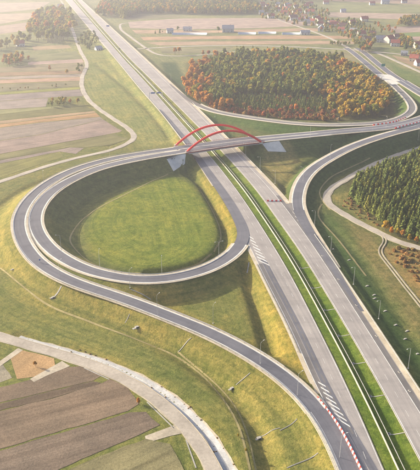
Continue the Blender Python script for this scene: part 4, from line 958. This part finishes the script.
def crown_pine(n, seed, rad=1.9, h0=1.2, h1=10.0, leaf=0.95):
    rg = np.random.default_rng(seed); t = rg.beta(1.0, 1.5, n); a = rg.uniform(0, 2 * math.pi, n)
    tier = np.round(t * 9) / 9; t = 0.6 * t + 0.4 * tier; lobe = 1 + 0.25 * np.sin(a * 5 + tier * 9)
    r_ = rad * (1 - t) ** 0.85 * lobe * rg.uniform(0.55, 1.05, n) + 0.06
    cen = np.c_[r_ * np.cos(a), r_ * np.sin(a), h0 + t * (h1 - h0) - 0.18 * r_]
    nr_ = np.c_[np.cos(a) * 0.75, np.sin(a) * 0.75, np.full(n, 0.6)] + rg.normal(scale=0.35, size=(n, 3)); nr_ /= np.linalg.norm(nr_, axis=1)[:, None]
    return quads_at(cen, nr_, rg.uniform(0.6, 1.2, n) * leaf * (1.1 - 0.5 * t), rg)
def trunk_mb(h, r_, limbs, seed):
    rd = random.Random(seed); mb = MB(); mb.tube([(0, 0, -0.4), (0.05, 0, h * 0.4), (0.1, 0.08, h)], [r_, r_ * 0.75, r_ * 0.25], 6)
    for k in range(limbs):
        a = rd.uniform(0, 6.28); z = h * rd.uniform(0.35, 0.75); L = rd.uniform(1.3, 2.2); mb.tube([(0.05, 0, z), (L * math.cos(a), L * math.sin(a), z + L * 0.8)], [r_ * 0.4, r_ * 0.12], 4)
    return mb
SPEC = {'pine': ('leaf_pine', lambda n, s: crown_pine(n, s, 2.25, 0.8, 9.6, 1.05), 7.0, 0), 'fir': ('leaf_pine', lambda n, s: crown_round(n, s, 2.2, 4.0, 12.0, 0.95, 7) if s % 2 else crown_pine(n, s, 2.7, 2.5, 12.0, 1.2), 9.5, 0),
        'green': ('leaf_green', lambda n, s: crown_round(n, s, 2.9, 2.5, 11.0), 7.5, 4), 'gold': ('leaf_gold', lambda n, s: crown_round(n, s, 3.1, 2.0, 11.0), 7.5, 4),
        'orange': ('leaf_orange', lambda n, s: crown_round(n, s, 3.0, 2.0, 11.5), 7.5, 4), 'scrub': ('leaf_scrub', lambda n, s: crown_round(n, s, 2.4, 0.0, 2.2, 0.8, 7), 1.0, 2), 'russet': ('leaf_russet', lambda n, s: crown_round(n, s, 2.0, 0.5, 4.2, 0.8, 6), 2.5, 3)}
NV = 5; CROWN = {}; TRUNK = {}; FARCROWN = {}
for sp, (mt, fn, th, lb) in SPEC.items():
    for k in range(NV):
        v, q = fn(360 if sp in ('pine', 'fir') else 420, 100 + k); CROWN[sp, k] = mesh_np('crown', v, q, [mt])
        TRUNK[sp, k] = trunk_mb(th, 0.17 if sp in ('pine', 'russet') else 0.24, lb, k).mesh('trunk', 'bark')
        FARCROWN[sp, k] = fn(130, 300 + k)
NAMES = {'pine': 'pine_tree', 'fir': 'pine_tree', 'green': 'deciduous_tree', 'gold': 'deciduous_tree', 'orange': 'deciduous_tree', 'russet': 'shrub', 'scrub': 'shrub'}
rt = random.Random(11)
def tree(sp, pos, sc, label, group):
    k = rt.randrange(NV); t = empty(NAMES[sp], tuple(pos), rt.uniform(0, 6.28)); t.scale = (sc * rt.uniform(0.9, 1.12), sc * rt.uniform(0.9, 1.12), sc)
    tag(t, label, 'shrub' if sp in ('russet', 'scrub') else 'tree', group)
    link('crown', CROWN[sp, k], t); link('trunk', TRUNK[sp, k], t)
def tree_mass(name, items, label, scale_leaf=1.35):
    """many trees too far or too hidden to tell apart, as one mesh"""
    mats = sorted({SPEC[i[0]][0] for i in items}); V, Q, MI, AT = [], [], [], []; o = 0
    for sp, pos, sc in items:
        v, q = FARCROWN[sp, rt.randrange(NV)]; a = rt.uniform(0, 6.28); c, s = math.cos(a), math.sin(a)
        cen = v.reshape(-1, 4, 3).mean(1, keepdims=True); v = (cen + (v.reshape(-1, 4, 3) - cen) * scale_leaf).reshape(-1, 3)
        x = np.c_[v[:, 0] * c - v[:, 1] * s, v[:, 0] * s + v[:, 1] * c, v[:, 2]] * sc + pos
        V.append(x); Q.append(q + o); MI.append(np.full(len(q), mats.index(SPEC[sp][0]))); AT.append(np.full(len(v), rt.random())); o += len(v)
    ob = link(name, mesh_np(name, np.vstack(V), np.vstack(Q), mats, np.concatenate(MI), np.concatenate(AT))); return tag(ob, label, 'trees', None, 'stuff')
def scatter(px, spacing, seed, jit=0.42):
    g = PL([(x, y, BASE) for x, y in px])[:, :2]; rg = np.random.default_rng(seed)
    x = np.arange(g[:, 0].min(), g[:, 0].max(), spacing); y = np.arange(g[:, 1].min(), g[:, 1].max(), spacing * 0.9); X, Y = np.meshgrid(x, y); X[1::2] += spacing / 2
    X = X + rg.uniform(-jit, jit, X.shape) * spacing; Y = Y + rg.uniform(-jit, jit, Y.shape) * spacing; k = in_poly(px, X, Y); X, Y = X[k], Y[k]
    return np.c_[X, Y, hgt(X, Y)]
def to_px(q):
    d = np.array((q[0], q[1], q[2] - CAM_H)); zc = d[1] * CT - d[2] * ST; yc = -d[1] * ST - d[2] * CT
    return 210 + FPX * d[0] / zc, 235 + FPX * yc / zc

# the mixed autumn wood behind the slip road
pts = scatter([(187, 101), (192, 104.5), (206, 110), (225, 114.2), (250, 117.0), (285, 120.0), (330, 121.5), (370, 119.5), (384, 115), (389, 108), (390, 99), (384, 93), (376, 86), (367, 79), (358, 71.5), (348, 68), (341, 62), (326, 60.5), (312, 56), (300, 58), (284, 55), (262, 57), (244, 55), (232, 59), (216, 59), (206, 66), (192, 70), (189, 80), (183, 86), (187, 93)], 7.0, 3)
def wood_species(x, y, r_):
    if y > 106 + (x - 215) * 0.07 and 210 < x < 340: return 'russet' if r_ < 0.5 else ('scrub' if r_ < 0.78 else ('orange' if r_ < 0.84 else 'pine'))
    if 230 < x < 328 and 97 < y < 116: return 'pine' if r_ < 0.9 else 'russet'
    if x < 204 + (y - 60) * 0.16 + 6 * math.sin(y * 0.3): return 'orange' if r_ < 0.72 else ('gold' if r_ < 0.9 else 'green')
    if x > 312 + (100 - y) * 0.8 - 12 * math.sin(y * 0.2): return 'gold' if r_ < 0.72 else ('orange' if r_ < 0.8 else 'green')
    return 'fir' if r_ < 0.48 else ('green' if r_ < 0.86 else ('gold' if r_ < 0.97 else 'orange'))
LBL = {'orange': 'orange autumn tree in the mixed wood right of the motorway', 'gold': 'gold leaved tree in the mixed wood right of the motorway', 'green': 'green leaved tree in the mixed wood right of the motorway',
       'fir': 'tall dark pine in the mixed wood right of the motorway', 'pine': 'young pine at the front of the mixed wood', 'russet': 'russet shrub along the slip road below the mixed wood', 'scrub': 'low tan bush along the slip road below the mixed wood'}
items = []
for q in pts:
    x, y = to_px(q); sp = wood_species(x, y, rt.random()); sc = rt.choice((rt.uniform(0.75, 1.1), rt.uniform(1.0, 1.5))) * (0.72 if sp == 'pine' else 1.0) * (0.9 if sp == 'gold' else 1.0) * (0.8 if sp == 'pine' else 1.0)
    items.append((sp, q, sc, x, y))
items.sort(key=lambda i: i[1][1])
for sp, q, sc, x, y in items[:205]: tree(sp, q, sc, LBL[sp], 'trees of the mixed wood: ' + sp)
extra = [('pine' if rt.random() < 0.8 else 'russet', q, rt.uniform(0.42, 0.66)) for q in scatter([(226, 98), (262, 96), (300, 97), (326, 101), (322, 112), (290, 114), (252, 111), (230, 107)], 4.4, 71)]
extra += [(rt.choice(('russet', 'scrub', 'orange')), q, rt.uniform(0.6, 0.95) * 0.8) for q in scatter([(205, 108), (226, 109), (252, 112), (290, 115), (330, 116), (336, 121), (285, 119.5), (250, 116.6), (222, 113.4)], 5.0, 72)]
extra = [(a_, q, s_ * (0.45 if a_ == 'orange' else 1)) for a_, q, s_ in extra]
tree_mass('wood', extra + [i[:3] for i in items[205:]], 'mixed autumn wood of pines and yellowing trees right of the motorway', 1.5)

# the dense young pine plantation at the right
pts = scatter([(350.5, 188), (352, 197), (364, 208.5), (377, 217.5), (390, 226), (410, 236), (432, 247), (470, 262), (470, 150), (432, 153.5), (418, 157.5), (402, 164.5), (386, 171), (370, 177.5), (358, 183)], 3.6, 8, 0.42)
items = sorted([('pine', q, rt.uniform(0.8, 1.35)) for q in pts], key=lambda i: (to_px(i[1])[0] > 424, i[1][1]))
for sp, q, sc in items[:220]: tree(sp, q, sc, 'dark green pine in the dense plantation at the right', 'pines of the plantation')
tree_mass('plantation', items[220:], 'dense dark pine plantation at the right picture edge', 1.4)
for k, (x, y, sp, sc, lb) in enumerate([(385.5, 231, 'gold', 0.72, 'yellow tree at the left end of the bushes under the plantation'), (391, 234.5, 'orange', 0.52, 'orange bush beside the gravel track, left of three'), (397, 236, 'gold', 0.5, 'golden bush in the middle of the row below the pines'),
        (402, 239, 'orange', 0.6, 'bright orange bush below the dark pines'), (409, 241.5, 'gold', 0.5, 'dull gold bush near the right end of the track'), (416, 244, 'orange', 0.46, 'small orange bush at the right picture edge')]):
    tree(sp, on_ground(x, y), sc, lb, 'autumn bushes under the plantation')
# low dry scrub between track and spur
pts = scatter([(386, 252), (398, 248), (428, 252), (432, 292), (415, 284), (400, 266)], 4.0, 21)
for q in pts: tree('scrub', q - np.array((0, 0, 0.35)), rt.uniform(0.35, 0.7) * (1.3 if rt.random() < .2 else 1), 'low tan scrub on the rough ground between track and spur', 'scrub right of the spur track')
pts = scatter([(345, 192), (352, 198), (366, 212), (384, 226), (380, 230), (360, 219), (342, 205)], 4.5, 22)
for q in pts: tree('scrub', q, rt.uniform(0.25, 0.5), 'low scrub at the foot of the plantation inside the hairpin', 'scrub inside the hairpin')

# hazy wood and bushes of the upper left
far_items = []
def clump(px, sp_w, spacing, seed, label, group, smin=0.8, smax=1.2, keep=16):
    for i, q in enumerate(sorted(scatter(px, spacing, seed), key=lambda q: q[1])):
        if i < keep: tree(rt.choice(sp_w), q, rt.uniform(smin, smax), label, group)
        else: far_items.append((rt.choice(sp_w), q, rt.uniform(smin, smax)))
clump([(31, 42), (29, 33), (34, 22), (42, 15), (56, 12), (70, 16), (75, 28), (73, 41), (52, 44)], ['orange', 'gold', 'green', 'green', 'green', 'green', 'green'], 17.0, 31, 'tall hazy tree in the wood at the upper left', 'hazy wood at the upper left', 1.5, 2.1, 34)
clump([(-20, 49), (0, 46), (18, 40), (32, 39), (34, 46), (16, 50), (0, 53), (-20, 54)], ['green', 'green', 'gold'], 19.0, 32, 'hazy tree in the belt left of the upper left wood', 'hazy belt of trees', 1.0, 1.5)
clump([(1, 63), (10, 57.5), (22, 57), (30, 61), (24, 66), (6, 67)], ['orange', 'gold', 'green'], 9.0, 33, 'orange tinted tree in the field clump at the left edge', 'field clump at the left edge', 0.7, 1.1)
clump([(74, 44), (84, 35), (92, 33), (100, 42), (92, 50), (82, 49)], ['green', 'fir'], 12.0, 34, 'grey green tree between local road and motorway', 'trees between local road and motorway', 0.5, 0.9)
clump([(46, 106), (55, 101), (66, 100), (66, 106), (52, 108.5)], ['gold', 'green', 'green'], 5.5, 35, 'yellow green bush in the field hedge beside the local road', 'hedge bushes beside the local road', 0.45, 0.62)
tree('orange', on_ground(70.5, 105), 0.62, 'red bush in the field hedge beside the local road', None); tree('gold', on_ground(78, 104.5), 0.75, 'yellow bush at the right end of the field hedge', None)
tree('orange', on_ground(50, 71), 0.75, 'single red tree in the left field strips', None); tree('gold', on_ground(67, 74.5), 0.7, 'single yellow tree beside the local road bend', None)
clump([(2, 89), (40, 87), (68, 85.5), (68, 87.5), (40, 89.5), (2, 91.5)], ['green', 'russet'], 9.0, 36, 'small bush on the left field boundary strip', 'bushes on the left field boundary', 0.3, 0.5)
clump([(74, 70), (80, 64), (83, 66), (79, 74)], ['green'], 7.0, 37, 'dull green bush at the local road bend', 'bushes at the local road bend', 0.4, 0.6)
# belts beyond
for px, sps, spc, sd, a_, b_ in (([(94, 17), (100, 7), (112, 3), (135, 1), (138, 14), (120, 18)], ['orange', 'green', 'green', 'fir'], 12, 41, 1.0, 1.5), ([(122, 20), (138, 14.5), (168, 14), (200, 15), (262, 14), (252, 0), (235, -14), (120, -12), (104, 0)], ['fir', 'green', 'fir', 'green', 'fir', 'gold'], 10.5, 42, 1.15, 1.6),
        ([(396, 27.5), (420, 26), (470, 28), (470, 19), (420, 18.5), (402, 20)], ['green', 'fir', 'gold'], 10, 43, 0.9, 1.2), ([(-80, 2), (0, 0), (40, -2), (60, -6), (40, -20), (-80, -18)], ['green', 'orange'], 16, 44, 0.9, 1.3), ([(262, 3), (330, 2), (420, 0), (420, -16), (262, -16)], ['green', 'fir', 'gold'], 17, 45, 0.9, 1.4),
        ([(256, 20), (270, 4), (300, 3), (330, 12), (326, 30), (300, 28), (280, 22)], ['green', 'fir', 'green', 'gold'], 22, 47, 0.6, 1.1), ([(318, 33), (330, 22), (356, 20), (372, 30), (382, 44), (356, 48), (340, 36)], ['green', 'fir', 'green', 'gold'], 14, 48, 0.5, 0.95),
        ([(330, 45.8), (350, 46.5), (350, 44.6), (330, 44)], ['green'], 7, 46, 0.5, 0.7)):
    far_items += [(rt.choice(sps), q, rt.uniform(a_, b_)) for q in scatter(px, spc, sd)]
clump([(256, 20), (270, 4), (300, 3), (330, 12), (326, 30), (300, 28), (280, 22)], ['green', 'green', 'fir', 'orange'], 40.0, 51, 'tree among the houses of the far village', 'trees among the village houses', 0.55, 1.0)
clump([(318, 33), (330, 22), (356, 20), (372, 30), (382, 44), (356, 48), (340, 36)], ['green', 'fir', 'orange', 'green'], 24.0, 52, 'tree beside the houses left of the large villa', 'trees left of the villa', 0.5, 0.95)
clump([(398, 46), (400, 37), (414, 41), (424, 47), (420, 51), (404, 50)], ['gold', 'green', 'fir'], 12.0, 53, 'yellowing tree in the group right of the large villa', 'trees right of the villa', 0.8, 1.15)
clump([(358, 53), (364, 46), (372, 47), (370, 53)], ['orange', 'green'], 8.0, 54, 'brownish tree beside the head of the toll road', 'trees at the toll road head', 0.8, 1.15)
clump([(374, 25), (396, 29), (398, 36), (380, 34)], ['green', 'orange'], 16.0, 55, 'tree in the orchard behind the large villa', 'orchard behind the villa', 0.6, 0.9)
clump([(408, 52), (424, 53), (424, 59), (410, 58)], ['green', 'gold', 'russet'], 11.0, 56, 'garden tree near the eastern local road', 'garden trees near the eastern road', 0.5, 0.8)
clump([(154, 33.5), (164, 32.5), (164, 34), (154, 35)], ['fir'], 9.0, 57, 'dark tree in the short farm windbreak', 'farm windbreak', 0.5, 0.7)
for x, y, sp, sc, lb in [(178, 31.5, 'green', 0.9, 'round dark tree left of the white farm building'), (218.5, 33, 'green', 1.15, 'round dark tree left of the grey barn'), (175, 55, 'orange', 1.0, 'orange tree above the wood, left of a pair'), (179, 54.5, 'orange', 1.1, 'orange tree above the wood, right of a pair'),
        (203, 56, 'orange', 0.85, 'brown bush on the far corner of the mixed wood'), (209, 55, 'russet', 1.6, 'dark russet bush behind the mixed wood'), (35.5, 366.5, 'orange', 0.28, 'small orange bush on the rough patch beside the southern road'), (138.5, 404, 'orange', 0.3, 'small orange bush at the corner of the ploughed field'),
        (238, 437, 'gold', 0.16, 'small yellow bush between the grass tracks, upper'), (246, 452, 'gold', 0.18, 'small yellow bush between the grass tracks, lower')]:
    tree(sp, on_ground(x, y), sc, lb, None)
tree_mass('distant_wood', far_items, 'distant hazy woods along the top of the picture', 1.7)
# weeds along the lined ditch
rd = random.Random(77)
for i in range(34):
    s = rd.uniform(0.2, 0.98); q = CH[int(s * (len(CH) - 1))]; n_ = normals2(CH)[int(s * (len(CH) - 1))]; o = rd.choice((-2.6, -2.2, 0.4, 1.5, -2.9)) + rd.uniform(-.3, .3)
    x, y = q[0] + n_[0] * o, q[1] + n_[1] * o
    tree('scrub', (x, y, float(hgt(x, y)) - 0.1), rd.uniform(0.10, 0.2), 'small tan weed growing in the concrete lined ditch', 'weeds in the lined ditch')

# ------------------------------------------------------------------ haze
bm = bmesh.new(); bmesh.ops.create_cube(bm, size=1.0); me = bpy.data.meshes.new('haze'); bm.to_mesh(me); bm.free()
hz = tag(link('haze', me), 'thin sunlit autumn haze over the whole plain', 'haze', None, 'stuff'); hz.scale = (13000, 16000, 187.0); hz.location = (0, 1500, -7.5 + 93.5)
m = bpy.data.materials.new('haze'); m.use_nodes = True; nt = m.node_tree; nt.nodes.clear()
pv = nt.nodes.new('ShaderNodeVolumePrincipled'); pv.inputs['Color'].default_value = (0.82, 0.84, 1.0, 1); pv.inputs['Density'].default_value = 0.000165; pv.inputs['Anisotropy'].default_value = 0.5
mo = nt.nodes.new('ShaderNodeOutputMaterial'); nt.links.new(pv.outputs[0], mo.inputs['Volume']); me.materials.append(m)
